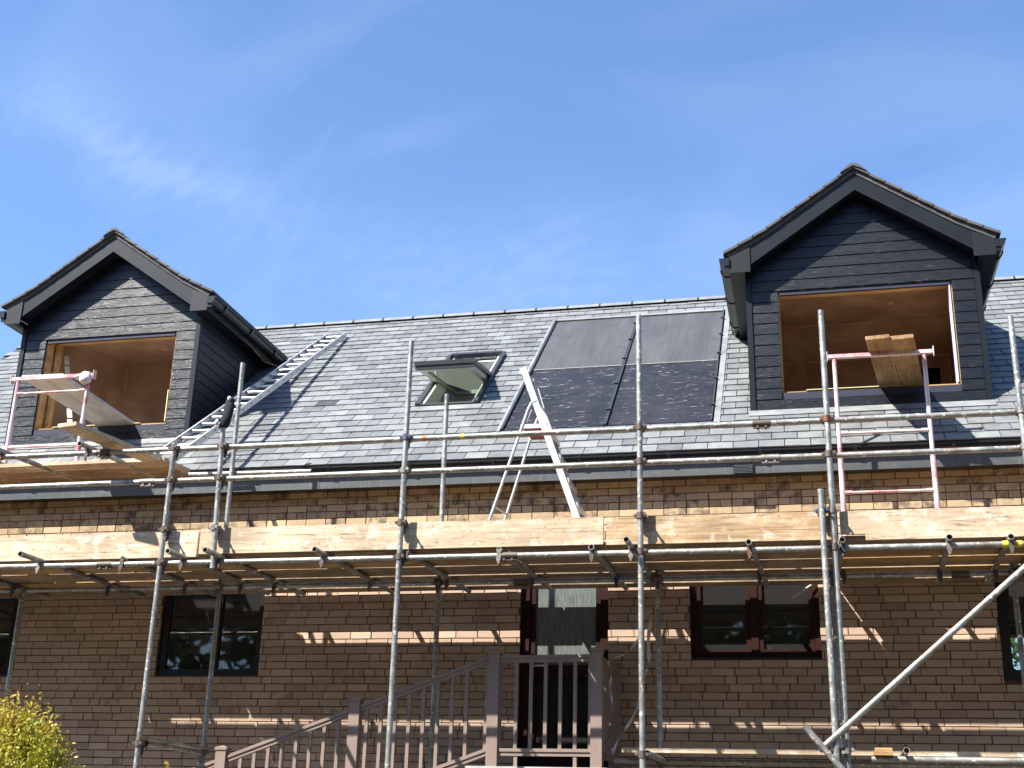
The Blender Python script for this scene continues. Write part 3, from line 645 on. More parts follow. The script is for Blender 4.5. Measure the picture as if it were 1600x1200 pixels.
    if side == 'right':
        t.box(rx0, rx1-0.42, ry1, ry1+0.02, rz0, 7.02); t.box(rx1-0.12, rx1, ry1, ry1+0.02, rz0, 7.02); t.box(rx1-0.42, rx1-0.12, ry1, ry1+0.02, 6.86, 7.02)
        t.box(rx1-0.5, rx1-0.05, 3.0, 3.02, rz0, 7.02, mi=1)
    t.prism([(1.75, rz1), (1.77, rz1+0.015), (2.32, 7.035), (2.30, 7.02)], 'x', rx0, rx1)
    t.box(rx0, rx1, ry0, 1.75, rz1, rz1+0.015)
    t.box(rx0, rx1, FACE+0.151, ry0-0.001, oz1+0.002, rz1); t.box(rx0, o0-0.001, FACE+0.151, ry0-0.001, rz0, oz1); t.box(o1+0.001, rx1, FACE+0.151, ry0-0.001, rz0, oz1)
    t.box(rx0, rx1, FACE+0.151, ry0-0.001, rz0, oz0-0.002)
    t.box(rx0, rx1, ry0, ry1, rz0-0.02, rz0, mi=2)
    t.box(rx0, rx1, 1.735, 1.756, rz1-0.006, rz1-0.001, mi=4); t.box(rx0, rx1, ry1-0.012, ry1-0.001, 7.0, 7.018, mi=4) if side == 'right' else t.box(o0+0.44, rx1, 1.640, 1.6495, rz0, rz1-0.28, mi=0)
    t.box(rx1-0.012, rx1-0.001, ry1-0.022, ry1-0.013, rz0, 7.0, mi=4) if side == 'right' else t.box(o0+0.445, o0+0.458, 1.632, 1.6395, rz0, rz1-0.02, mi=4)
    t.tube((cx+0.35, 1.2, rz1-0.002), (cx+0.35, 1.2, rz1-0.012), 0.04, 12, hollow=False, mi=4)
    sub(t, 'plastered_room', [PLASTER, INTER, BOARD, WHITEB, BEAD])
    return d
dormer(DORM[0][0], 'left dormer behind the aluminium roof ladder', 'left')
dormer(DORM[1][0], 'larger looking right dormer with two boards resting on its sill', 'right')

# ------------------------------------------------------------------ windows and door
def window(x0, x1, z0, z1, mull, lab, slim=False, frame_mat=FRAME):
    f = MB(); y0, y1 = 0.055, 0.125; t = 0.055; mw = 0.018 if slim else 0.035
    f.box(x0, x0+t, y0, y1, z0, z1); f.box(x1-t, x1, y0, y1, z0, z1); f.box(x0+t, x1-t, y0, y1, z0, z0+t); f.box(x0+t, x1-t, y0, y1, z1-t, z1)
    if mull: f.box(mull-mw, mull+mw, y0-0.004, y1, z0+t, z1-t)
    o = f.build('window', frame_mat, house); o['label'] = lab
    bays = [(x0+t, mull-mw), (mull+mw, x1-t)] if mull else [(x0+t, x1-t)]
    for a, b in bays:
        s_ = MB(); q = 0.022 if slim else 0.045; c, e = y0+0.008, y1-0.012
        s_.box(a+0.001, a+q, c, e, z0+t+0.001, z1-t-0.001); s_.box(b-q, b-0.001, c, e, z0+t+0.001, z1-t-0.001)
        s_.box(a+q, b-q, c, e, z0+t+0.001, z0+t+q); s_.box(a+q, b-q, c, e, z1-t-q, z1-t-0.001)
        s_.build('sash', frame_mat, o)
        p = MB(); p.box(a+q, b-q, 0.088, 0.094, z0+t+q, z1-t-q); p.build('pane', GLASS, o)
    s_ = MB(); s_.box(x0-0.0, x1+0.0, 0.012, y0-0.001, z0+0.001, z0+0.022); s_.build('sill', SHADEF, o)
    return o
window(-10.3, -8.505, 3.04, 4.34, -9.4, 'dark window at the far left edge')
wL = window(-6.765, -5.585, 3.04, 4.34, -6.13, 'dark two light window left of the railing stair', slim=True, frame_mat=SHADEF)
wR = window(-1.13, 0.095, 3.19, 4.34, -0.52, 'dark two light window right of the door')
window(1.685, 3.05, 2.99, 4.34, None, 'dark window at the far right edge', frame_mat=SHADEF)
st = MB(); st.tube((-0.153, -0.02, 3.765), (0.09, 0.03, 3.934), 0.008, 8, hollow=False); st.build('thin_pale_rod', RAG, wR)  # thin pale rod slanting across the right light
bl = MB(); bl.box(-6.70, -6.2, 0.6, 0.62, 3.35, 3.55); bl.box(-6.32, -6.24, 0.5, 0.52, 3.3, 3.62, mi=1); bl.build('interior_shelf', [WHITEB, TIMBER], house)
dz1 = 4.34
dr = MB(); dr.box(-2.82, -2.735, 0.05, 0.13, 2.14, dz1); dr.box(-2.015, -1.93, 0.05, 0.13, 2.14, dz1); dr.box(-2.7345, -2.0155, 0.05, 0.13, dz1-0.06, dz1)
dr.box(-2.7345, -2.675, 0.07, 0.115, 2.2, dz1-0.0605); dr.box(-2.065, -2.0155, 0.07, 0.115, 2.2, dz1-0.0605); dr.box(-2.6745, -2.0655, 0.07, 0.115, 3.04, 3.15); dr.box(-2.6745, -2.0655, 0.07, 0.115, 2.2, 2.33)
dr.box(-2.82, -1.93, 0.02, 0.15, 2.14, 2.1995)
dro = dr.build('door', FRAME, house); dro['label'] = 'brown framed glazed door at the top of the steps'
p = MB(); p.box(-2.6745, -2.0655, 0.09, 0.098, 3.1505, dz1-0.061); p.build('pane', OBS, dro)
p = MB(); p.box(-2.6745, -2.0655, 0.09, 0.098, 2.3305, 3.0395); p.build('pane', GLASS, dro)
p = MB(); p.box(-2.70, -2.68, 0.035, 0.069, 3.02, 3.20); p.tube((-2.69, 0.03, 3.14), (-2.56, 0.03, 3.14), 0.009, 8, hollow=False); p.build('door_handle', ALU, dro)

# ------------------------------------------------------------------ scaffold
YO, YI, YR, YT = -2.07, -0.83, -2.02, -1.985
BX = [-7.90, -5.695, -3.43, -1.335, 0.222, 1.74, 3.9]
scaf = thing('tube_scaffold', 'galvanised tube and board scaffold standing across the front of the house', 'scaffold', (0, YO, 0))
def part(mb, name, mat, lab=None, parent=None):
    o = mb.build(name, mat, scaf if parent is None else parent)
    if lab: o['label'] = lab
    return o
tops_o = [4.93, 4.93, 5.81, 5.925, 5.86, 5.70, 5.6]
for x, t in zip(BX, tops_o):
    m_ = MB(); dx = 0.0 if x != 0.222 else -0.006
    m_.tube((x, YO, 0.02), (x-dx, YO, t)); part(m_, 'standard', TUBE)
m_ = MB(); m_.tube((-5.177, YO, 3.74), (-5.222, YO, 5.14)); part(m_, 'standard', TUBE, 'short upright with a black cloth sleeve on top')
m_ = MB(); m_.tube((0.150, -2.135, 0.02), (0.140, -2.13, 4.27)); part(m_, 'standard', TUBE, 'doubled upright ending just above the toe boards')
for x, t in zip(BX, [3.95, 6.19, 5.72, 3.95, 3.95, 3.95, 3.95]):
    m_ = MB(); m_.tube((x, YI, 0.02), (x-0.008, YI, t)); part(m_, 'standard', TUBE)
def run(y, z, x0, x1, name, joints=(), lab=None):
    xs_ = [x0, *joints, x1]
    for a, b in zip(xs_, xs_[1:]):
        m_ = MB(); m_.tube((a+0.002, y, z), (b-0.002, y, z)); part(m_, name, TUBE, lab)
run(YR, 4.888, -10.5, 4.4, 'guard_rail', (-6.45, -0.31)); run(YR, 4.583, -10.5, 4.4, 'guard_rail', (-5.95, -0.25))
run(YR, 3.808, -10.5, 4.4, 'ledger', (-6.28, -2.47)); run(YI, 3.812, -10.5, 4.4, 'ledger', (-6.75, 1.3))
run(YI, 2.205, -1.75, 4.4, 'ledger'); run(YO+0.05, 2.18, 0.40, 4.4, 'ledger')
m_ = MB(); m_.tube((-10.4, -0.78, 4.945), (-6.0, -0.78, 4.945)); part(m_, 'ledger', TUBE)
m_ = MB(); m_.tube((-6.9, -0.80, 5.0), (-4.85, -0.78, 4.985)); part(m_, 'ledger', TUBE)
# transoms under the boards
TR = [(-9.3, 0.0), (-8.05, 0.1), (-6.95, 0.33), (-6.1, 0.0), (-5.50, 0.30), (-5.14, 0.30), (-4.15, 0.22), (-3.38, 0.0), (-2.55, 0.03), (-1.75, 0.05), (-1.42, 0.30), (-0.45, 0.10), (0.285, 0.10), (1.10, 0.10), (1.56, 0.06), (1.80, 0.1), (2.9, 0.1)]
for i, (x, ov) in enumerate(TR):
    if ov == 0.0: ov = 0.02
    m_ = MB(); sk_ = random.uniform(-0.05, 0.05)
    m_.tube((x, YR-ov, 3.855), (x+0.03+sk_, -0.12-random.uniform(0, 0.1), 3.860)); part(m_, 'transom', TUBE)
for x in (-8.6, -7.55, -6.62): 
    m_ = MB(); m_.tube((x, YR-0.16, 4.937), (x+0.05, -0.62, 4.995)); part(m_, 'transom', TUBE)
m_ = MB(); m_.tube((-5.66, -2.0, 2.23), (-5.70, -0.70, 2.23)); m_.beam((-5.64, -2.02, 2.275), (-5.66, -0.72, 2.265), 0.05, 0.012); part(m_, 'transom', TUBE)
m_ = MB(); m_.tube((0.65, -2.2, 2.235), (0.68, -0.7, 2.235)); part(m_, 'transom', TUBE)
m_ = MB(); m_.tube((-1.30, -2.05, 2.20), (-1.29, -0.75, 2.20)); part(m_, 'transom', TUBE)
m_ = MB(); m_.tube((0.02, -2.155, 2.23), (3.35, -2.155, 5.07)); part(m_, 'diagonal_brace', TUBE)
m_ = MB(); m_.tube((-0.083, -2.22, 2.405), (0.30, -2.19, 1.95)); part(m_, 'diagonal_brace', TUBE, 'short stub brace with splashed end near the doubled upright')
# couplers
def coupler_mesh():
    m_ = MB(); m_.tube((0, 0, -0.027), (0, 0, 0.027), 0.032, 14, hollow=False)
    m_.tube((-0.032, 0.055, 0), (0.032, 0.055, 0), 0.034, 14, hollow=False)
    m_.box(-0.045, 0.045, -0.012, 0.03, -0.014, 0.014); m_.tube((0.044, -0.055, 0.0), (0.044, 0.03, 0.0), 0.008, 8, hollow=False); m_.tube((0.044, -0.062, 0.0), (0.044, -0.040, 0.0), 0.015, 6, hollow=False)
    m_.tube((-0.052, -0.012, 0), (-0.036, 0.02, 0), 0.012, 6, hollow=False)
    m_.box(-0.02, 0.02, 0.05, 0.062, -0.075, -0.02); m_.tube((0.0, 0.056, -0.10), (0.0, 0.056, -0.07), 0.013, 6, hollow=False)
    return m_
cproto = coupler_mesh().build('coupler', COUPLER)
cmesh = cproto.data; D.objects.remove(cproto)
def put(mesh, name, loc, rz=0, parent=scaf, rx=0.0):
    o = D.objects.new(name, mesh); COL.objects.link(o); o.parent = parent; o.location = Vector(loc)-parent.location; o.rotation_euler = (rx, 0, rz); return o
for x in BX[:-1]:
    for z in (4.888, 4.583, 3.808):
        if x == BX[0] and z > 4.0: pass
        put(cmesh, 'coupler', (x, YO, z))
    put(cmesh, 'coupler', (x, YI-0.0, 3.812), math.pi)
    put(cmesh, 'coupler', (x, YO, 4.11))
for z in (4.888, 4.583, 4.11): put(cmesh, 'coupler', (-5.2, YO, z))
for (x, z) in ((0.14, 4.10), (0.15, 2.22), (0.222, 2.24)): put(cmesh, 'coupler', (x, YO-0.02, z))
put(cmesh, 'coupler', (-1.335, YO, 2.19)); put(cmesh, 'coupler', (-5.695, YO, 2.23)); put(cmesh, 'coupler', (-1.33, YI, 2.20), math.pi); put(cmesh, 'coupler', (-5.7, YI, 2.22), math.pi)
put(cmesh, 'coupler', (0.222, YO-0.02, 2.43), 0.6)
def sleeve_mesh():
    m_ = MB(); m_.tube((-0.075, 0, 0), (0.075, 0, 0), 0.030, 14, hollow=False); m_.box(-0.07, 0.07, -0.012, 0.012, -0.044, -0.026)
    for s_ in (-0.035, 0.035): m_.tube((s_, -0.03, -0.036), (s_, 0.03, -0.036), 0.012, 6, hollow=False)
    return m_
sp_ = sleeve_mesh().build('sleeve_coupler', COUPLER); smesh = sp_.data; D.objects.remove(sp_)
for (x, y, z) in ((-6.45, YR, 4.888), (-0.31, YR, 4.888), (-5.95, YR, 4.583), (-0.25, YR, 4.583), (-6.28, YR, 3.808), (-2.47, YR, 3.808), (-6.75, YI, 3.812), (1.3, YI, 3.812), (-2.62, YI, 3.812)):
    put(smesh, 'sleeve_coupler', (x, y, z))
def clip_mesh():
    m_ = MB(); m_.tube((-0.02, 0, -0.044), (0.02, 0, -0.044), 0.031, 12, hollow=False); m_.box(-0.018, 0.018, -0.03, -0.018, -0.08, 0.01); m_.tube((0, -0.026, -0.125), (0, -0.026, -0.07), 0.010, 6, hollow=False)
    m_.prism([(-0.022, -0.07), (0.022, -0.07), (0.006, -0.12), (-0.006, -0.12)], 'y', -0.040, -0.028); return m_
cp = clip_mesh().build('board_clip', COUPLER); clmesh = cp.data; D.objects.remove(cp)
for (x, ov) in TR:
    put(clmesh, 'transom_clip', (x, YR, 3.852)); put(clmesh, 'transom_clip', (x+0.03, YI, 3.858))
for x in (-7.55, -6.62, -8.6): put(clmesh, 'transom_clip', (x, YR, 4.93))
# toe boards
TZ0, TZ1 = 3.882, 4.118
for (a, b, mt, dz, lab) in ((-10.3, -5.395, BOARDP, -0.012, 'sunlit toe board at the left end'), (-5.375, -1.662, BOARDP, 0.012, 'plaster splashed toe board below the roof window'),
                       (-1.640, 0.262, BOARDO, 0.006, 'orange toned toe board below the solar panels'), (0.28, 4.3, BOARDP, 0.0, 'toe board with a notch at the right end')):
    m_ = MB()
    if a == 0.28:
        m_.prism([(0.28, TZ0+0.05), (0.33, TZ0+0.05), (0.47, TZ0+0.045), (0.475, TZ0-0.005), (b, TZ0-0.005), (b, TZ1), (0.28, TZ1)], 'y', YT, YT+0.036)
    else:
        m_.prism([(a, TZ0+dz), (b-0.006, TZ0+dz), (b, TZ0+dz+0.008), (b, TZ1+dz-0.006), (b-0.01, TZ1+dz), (a+0.008, TZ1+dz), (a, TZ1+dz-0.008)], 'y', YT, YT+0.036)
    part(m_, 'toe_board', mt, lab)
for (x, y, z, mt, rr) in ((-3.27, YR, 4.888, OTAPE, 0.0255), (-2.92, YR, 4.888, YTAPE, 0.0255), (1.52, YR, 3.808, YTAPE, 0.028), (1.62, YR, 3.808, YTAPE, 0.028)):
    m_ = MB(); m_.tube((x-0.02, y, z), (x+0.02, y, z+0.001), rr, 14, hollow=False); part(m_, 'marker_tape', mt)

# ------------------------------------------------------------------ loose deck boards (one thing each)
ROWN = ['first', 'second', 'third', 'fourth', 'fifth', 'sixth', 'seventh', 'eighth']
def deck_board(x0, x1, y0, y1, z, mat, label, skew=0.0, group='boards decking the main scaffold lift', name='scaffold_board', t=0.038):
    L = x1-x0; W = y1-y0; m_ = MB()
    m_.prism([(-L/2, -W/2+0.004), (-L/2+0.012, -W/2), (L/2-0.012, -W/2), (L/2, -W/2+0.004), (L/2, W/2-0.004), (L/2-0.012, W/2), (-L/2+0.012, W/2), (-L/2, W/2-0.004)], 'z', 0, t)
    o = m_.build(name, mat); o.location = ((x0+x1)/2, (y0+y1)/2, z); o.rotation_euler = (random.uniform(-0.004, 0.004), 0, skew)
    return tag(o, label, 'board', group)
DZ = 3.885
rows = [(-1.944, -1.72), (-1.717, -1.493), (-1.490, -1.266), (-1.236, -1.012), (-1.008, -0.850), (-0.800, -0.577), (-0.568, -0.345), (-0.252, -0.036)]
segs = [(-10.3, -6.42, 'left'), (-6.41, -2.53, 'middle-left'), (-2.52, 0.25, 'middle-right'), (0.262, 4.2, 'right')]
for i, (y0, y1) in enumerate(rows):
    for j, (a, b, nm) in enumerate(segs):
        yy0, yy1 = y0, y1
        if nm == 'left' and i >= 5: yy0, yy1 = (y0+0.0, y1+0.0) if i < 7 else (-0.338, -0.03)
        if i == 7 and nm == 'left': yy0, yy1 = -0.335, -0.012
        if i == 7 and nm == 'right': yy0, yy1 = -0.262, -0.010
        if i == 6 and nm == 'right': yy0, yy1 = -0.568, -0.355
        sk_ = random.uniform(-0.0012, 0.0012)
        deck_board(a+random.uniform(0, 0.02), b-random.uniform(0, 0.02), yy0, yy1, DZ + random.uniform(0, 0.001), random.choice([BOARD, BOARD, BOARD, PLYW]),
                   '%s scaffold board from the front of the main deck, %s length' % (ROWN[i], nm), sk_)
# off-cut pieces that leave the gap by the wall open only in places
deck_board(0.30, 0.92, -0.36, -0.20, DZ+0.04, BOARD, 'short offcut bridging the gap near the wall, right of the doubled upright')
deck_board(1.55, 4.1, -0.36, -0.20, DZ+0.04, BOARD, 'long offcut lying over the wall gap at the right end')
deck_board(-9.5, -7.62, -0.87, -0.78, DZ+0.04, PLYW, 'narrow plywood strip on the left end of the main deck')
# hop-up platform by the left dormer
for i, (y0, y1) in enumerate(((-1.42, -1.20), (-1.195, -0.975), (-0.97, -0.80))):
    deck_board(-10.2, -6.15-0.03*i, y0, y1, 4.968, [BOARDP, BOARD, BOARD][i], '%s board of the upper platform beneath the left dormer' % ['front', 'middle', 'rear'][i], 0.0, 'boards of the upper left platform')
deck_board(-10.1, -7.2, -0.79, -0.56, 5.012, BOARD, 'raised board at the back of the upper left platform', 0.0, 'boards of the upper left platform')
def cross_board(xa, ya, xb, yb, z, W, mat, label, name='scaffold_board', group=None, t=0.038, zb=None):
    a, b = Vector((xa, ya, z)), Vector((xb, yb, z if zb is None else zb)); L = (b-a).length; m_ = MB()
    m_.prism([(-L/2, -W/2+0.004), (-L/2+0.012, -W/2), (L/2-0.012, -W/2), (L/2, -W/2+0.004), (L/2, W/2-0.004), (L/2-0.012, W/2), (-L/2+0.012, W/2), (-L/2, W/2-0.004)], 'z', 0, t)
    m_.box(-L/2-0.001, -L/2+0.02, -W/2-0.001, W/2+0.001, 0.006, t-0.006, mi=0)
    o = m_.build(name, mat); o.location = (a+b)/2; d_ = b-a
    o.rotation_euler = (0, -math.asin(d_.z/L), math.atan2(d_.y, d_.x)); return tag(o, label, 'board', group)
cross_board(-6.51, -2.59, -6.20, -0.95, 4.925+0.045, 0.215, BOARDP, 'short board laid crosswise over the guard rail at the left platform', group='crosswise boards')
cross_board(-8.25, -2.55, -8.1, -0.9, 5.012, 0.22, BOARD, 'crosswise board on the platform at the far left edge', group='crosswise boards')
cross_board(0.755, -0.865, 1.02, 1.15, 6.036, 0.218, BOARDT, 'left of two boards running from red trestle into right dormer', group='boards running into the dormers')
cross_board(0.975, -0.84, 1.25, 1.20, 6.033, 0.212, BOARDT, 'right of two boards running from red trestle into right dormer', group='boards running into the dormers')
cross_board(-7.95, -1.19, -8.07, 0.9, 6.020, 0.24, WHITEB, 'left pale board running from red trestle into left dormer', group='boards running into the dormers')
cross_board(-7.70, -1.185, -7.83, 0.95, 6.018, 0.23, WHITEB, 'right pale board running from red trestle into left dormer', group='boards running into the dormers')
cross_board(-7.86, -1.12, -7.92, 0.3, 6.060, 0.26, PLYW, 'brown plywood strip on top of the left pale boards', group='boards running into the dormers', t=0.012)
# lower lift
deck_board(-1.64, 4.3, -1.10, -0.88, 2.262, BOARDP, 'single pale board of the lower lift right of the steps', 0.0, 'boards of the lower lift')
m_ = MB()
for q in range(3): m_.box(0.42+q*0.004, 0.56-q*0.003, -2.10, -1.98, 2.2061+q*0.0185, 2.2231+q*0.0185)
tag(m_.build('wood_offcut', TIMBER, loc=(0.49, -2.04, 2.205)), 'small stack of pale wood offcuts on the lower ledger at right', 'offcut')

# ------------------------------------------------------------------ trestles
def trestle(xa, xb, y, z0, ztop, la, lb, rungs, lab):
    t = thing('steel_trestle', lab, 'trestle', ((xa+xb)/2, y, z0), 'red steel trestles')
    m_ = MB(); m_.beam((xa, y, ztop), (xb, y, ztop), 0.05, 0.035); m_.box(xa-0.006, xa, y-0.03, y+0.03, ztop-0.045, ztop+0.05); m_.box(xb, xb+0.006, y-0.03, y+0.03, ztop-0.045, ztop+0.05); m_.build('top_bar', PINK, t)
    for l in (la, lb):
        m_ = MB(); m_.tube((l, y, z0), (l, y, ztop-0.018), 0.021, 14); m_.tube((l, y, z0), (l, y, z0+(ztop-z0)*0.52), 0.0255, 14); m_.box(l-0.05, l+0.05, y-0.05, y+0.05, z0, z0+0.006); m_.build('leg', PINK, t)
    for z in rungs:
        m_ = MB(); m_.tube((la+0.022, y-0.005, z), (lb-0.022, y-0.005, z), 0.013, 10, hollow=False); m_.tube((la+0.02, y-0.005, z), (la+0.08, y-0.005, z), 0.019, 10, hollow=False); m_.tube((lb-0.08, y-0.005, z), (lb-0.02, y-0.005, z), 0.019, 10, hollow=False); m_.build('rung', PINK, t)
trestle(0.30, 1.28, -0.50, DZ+0.042, 6.016, 0.362, 1.195, (5.235, 4.655, 4.15), 'tall red steel trestle under the right dormer boards')
trestle(-8.16, -7.19, -1.22, 5.010, 6.0, -8.085, -7.25, (5.835, 5.24), 'red steel trestle on the upper platform at the left dormer')
m_ = MB(); random.seed(3)
def blob(mb, c, rx, ry, rz, n=10, m=8, jit=0.15):
    P = []; F = []
    for i in range(m+1):
        for j in range(n):
            th = math.pi*i/m; ph = 2*math.pi*j/n; k = 1+random.uniform(-jit, jit)
            P.append((c[0]+rx*k*math.sin(th)*math.cos(ph), c[1]+ry*k*math.sin(th)*math.sin(ph), c[2]+rz*k*math.cos(th)))
    for i in range(m):
        for j in range(n): F.append((i*n+j, i*n+(j+1) % n, (i+1)*n+(j+1) % n, (i+1)*n+j)[::-1])
    mb.poly(P, F, smooth=True)
blob(m_, (-7.27, -1.25, 5.96), 0.065, 0.05, 0.07); blob(m_, (-7.33, -1.22, 5.985), 0.10, 0.06, 0.03)
tag(m_.build('rag', RAG, loc=(-7.3, -1.2, 6.03)), 'white rag bundled on the end of the left red trestle', 'rag')
# black sleeve on the pole
m_ = MB(); rings = [(0.0, 0.036), (0.03, 0.046), (0.10, 0.044), (0.20, 0.046), (0.27, 0.040), (0.30, 0.020)]
N = 16; P = []
for i, (h, r_) in enumerate(rings):
    for j in range(N):
        a = 2*math.pi*j/N; k = 1+0.12*math.sin(3*a+h*20)+random.uniform(-0.04, 0.04)
        P.append((-5.225+0.03*math.sin(h*8)+h*0.10+r_*k*1.1*math.cos(a), -2.07+r_*k*math.sin(a)*0.8, 5.06+h))
F = [(i*N+j, i*N+(j+1) % N, (i+1)*N+(j+1) % N, (i+1)*N+j) for i in range(len(rings)-1) for j in range(N)] + [tuple((len(rings)-1)*N+j for j in range(N))]
m_.poly(P, F, smooth=True)
slv = m_.build('cloth_sleeve', CLOTH, loc=(-5.22, -2.07, 5.06)); tag(slv, 'black cloth sleeve pulled over the short upright beside the roof ladder', 'sleeve')
m_ = MB(); blob(m_, (-5.262, -2.125, 5.10), 0.022, 0.02, 0.028); m_.build('white_lining', RAG, slv)
m_ = MB(); blob(m_, (-5.17, -2.10, 5.335), 0.020, 0.02, 0.022); m_.build('white_lining', RAG, slv)

# ------------------------------------------------------------------ roof ladder
lad = thing('roof_ladder', 'long aluminium ladder lying up the slates beside the left dormer', 'ladder', (-6.24, -1.2, 5.02))
A0, A1 = Vector((0, -1.30, 5.015)), Vector((0, 3.05, 8.075)); Ld = (A1-A0); Ll = Ld.length; du = Ld.normalized(); nn_ = Vector((0, -du.z, du.y))
for x in (-6.385, -6.10):
    m_ = MB(); a = Vector((x, 0, 0))+A0; b = Vector((x, 0, 0))+A1
    m_.beam(a, b, 0.006, 0.068, nn_); 
    sx = 0.011 if x < -6.2 else -0.011
    for e in (-0.0315, 0.0315): m_.beam(a+Vector((sx, 0, 0))+nn_*e, b+Vector((sx, 0, 0))+nn_*e, 0.017, 0.005, nn_)
    k = 0.2
    while k < Ll:
        c = a+du*k; sd_ = -0.0035 if x < -6.2 else 0.0035; m_.tube(c, c+Vector((sd_*2.0, 0, 0)), 0.009, 8, hollow=False, mi=1); k += 0.25
    m_.build('side_rail', [ALU, GUTTER], lad)
k = 0.2
while k < Ll:
    c = A0+du*k; m_ = MB(); m_.tube(Vector((-6.381, 0, 0))+c, Vector((-6.104, 0, 0))+c, 0.016, 10, hollow=False); m_.build('rung', ALU, lad); k += 0.25

# ------------------------------------------------------------------ stepladder
stp = thing('stepladder', 'white aluminium stepladder standing open on the main deck', 'stepladder', (-2.2, -1.3, DZ+0.04))
zf = DZ+0.04; topz = 5.72
def frontpt(z): return -2.513 + (topz-z)*0.362
for y0, y1 in ((-1.46, -1.50), (-1.12, -1.03)):
    m_ = MB(); a = (frontpt(zf), y1, zf); b = (-2.513, y0, topz); m_.beam(b, a, 0.022, 0.058, (1, 0, 0.4)); m_.beam((frontpt(zf), y1, zf+0.001), (frontpt(zf+0.05), y1, zf+0.05), 0.03, 0.07, (1, 0, 0.4), mi=1); m_.build('front_stile', [ALUW, GUTTER], stp)
for i in range(7):
    z = zf + 0.23*(i+1)
    if z > 5.2: break
    xx = frontpt(z); f_ = (z-zf)/(topz-zf); ya = -1.49+0.04*f_; yb = -1.04-0.08*f_
    m_ = MB(); m_.box(xx-0.03, xx+0.055, ya, yb, z-0.012, z+0.012); m_.box(xx+0.045, xx+0.058, ya, yb, z-0.035, z-0.0125); m_.build('tread', ALU, stp)
m_ = MB(); m_.box(-2.50, -2.29, -1.47, -1.10, 5.12, 5.15, mi=1); m_.box(-2.52, -2.27, -1.475, -1.455, 5.115, 5.155); m_.box(-2.52, -2.27, -1.115, -1.095, 5.115, 5.155); m_.build('platform', [ALUW, REDPL], stp)
def rear(y0, y1):
    pts = [Vector((-2.882, y1, zf)), Vector((-2.51, y0, 5.12)), Vector((-2.452, y0, 5.30)), Vector((-2.42, y0, 5.365)), Vector((-2.37, y0, 5.385))]
    m_ = MB(); m_.path(pts, 0.014, 10); m_.build('rear_leg', ALUW, stp)
rear(-1.47, -1.52); rear(-1.10, -1.02)
m_ = MB(); m_.path([(-2.73, -1.50, 4.37), (-2.72, -1.04, 4.40)], 0.010, 8); m_.path([(-2.84, -1.51, 4.05), (-2.84, -1.03, 4.05)], 0.010, 8); m_.build('rear_brace', ALU, stp)
m_ = MB(); m_.box(-2.545, -2.49, -1.46, -1.12, 5.66, 5.72); m_.path([(-2.36, -1.475, 5.50), (-2.30, -1.475, 5.30)], 0.007, 6); m_.path([(-2.42, -1.46, 5.30), (-2.47, -1.46, 5.17)], 0.010, 6); m_.build('top_cap', [ALUW], stp)

# ------------------------------------------------------------------ steps and railing
lnd = MB(); lnd.box(-3.02, -1.76, -1.16, -0.003, 2.05, 2.128); lnd.box(-2.95, -1.82, -1.10, -0.003, 0.0, 2.049, mi=1)
nst = 12
for i in range(nst):
    x1 = -3.02-i*0.30+0.0; h = 2.128-(i+1)*0.163
    if h < 0.05: break
    lnd.box(x1-0.30, x1-0.002, -1.16, -0.02, max(0, h-0.25), h)
sto = lnd.build('entrance_steps', [CONC, MORTAR], loc=(-2.4, -0.5, 0)); tag(sto, 'pale concrete steps and landing below the brown framed door', 'steps')
rl = thing('stair_railing', 'taupe railing with balusters round the door landing and down the steps', 'railing', (-2.32, -1.1, 2.13))
YL = -1.10; SLP = (3.062-2.180)/(5.286-2.842)
def post(x, y, z0, z1):
    m_ = MB(); m_.box(x-0.05, x+0.05, y-0.05, y+0.05, z0, z1-0.035); m_.box(x-0.058, x+0.058, y-0.058, y+0.058, z1-0.0345, z1-0.012)
    m_.poly([(x-0.058, y-0.058, z1-0.012), (x+0.058, y-0.058, z1-0.012), (x+0.058, y+0.058, z1-0.012), (x-0.058, y+0.058, z1-0.012), (x, y, z1+0.01)], [(0,1,4), (1,2,4), (2,3,4), (3,0,4)]); m_.build('post', RAILM, rl)
post(-2.790, YL, 2.02, 3.135); post(-1.858, YL, 2.02, 3.155); post(-4.09, YL, 1.0, 2.715); post(-5.365, YL, 0.7, 2.270); post(-1.858, -0.06, 2.13, 3.155)
def rail(a, b, dz):
    m_ = MB(); a, b = Vector(a), Vector(b)
    m_.beam(a+Vector((0, 0, dz)), b+Vector((0, 0, dz)), 0.062, 0.028); m_.beam(a+Vector((0, 0, dz-0.032)), b+Vector((0, 0, dz-0.032)), 0.042, 0.034); return m_
rail((-2.74, YL, 3.072), (-1.908, YL, 3.082), 0).build('handrail', RAILM, rl); rail((-2.74, YL, 2.268), (-1.908, YL, 2.270), 0).build('bottom_rail', RAILM, rl)
rail((-1.858, -1.05, 3.082), (-1.858, -0.11, 3.082), 0).build('handrail', RAILM, rl); rail((-1.858, -1.05, 2.270), (-1.858, -0.11, 2.270), 0).build('bottom_rail', RAILM, rl)
for (xa, za, xb) in ((-2.842, 3.068, -4.04), (-4.142, 3.068-SLP*1.30, -5.315), (-5.42, 3.068-SLP*2.578, -6.2)):
    zb_ = za-SLP*(xa-xb)
    rail((xb, YL, zb_), (xa, YL, za), 0).build('handrail', RAILM, rl); rail((xb, YL, zb_-0.80), (xa, YL, za-0.80), 0).build('bottom_rail', RAILM, rl)
for x in [-2.72+0.1335*i for i in range(1, 7)] + [-2.735]:
    m_ = MB(); m_.box(x-0.0155, x+0.0155, YL-0.0155, YL+0.0155, 2.25, 3.06); m_.build('baluster', RAILM, rl)
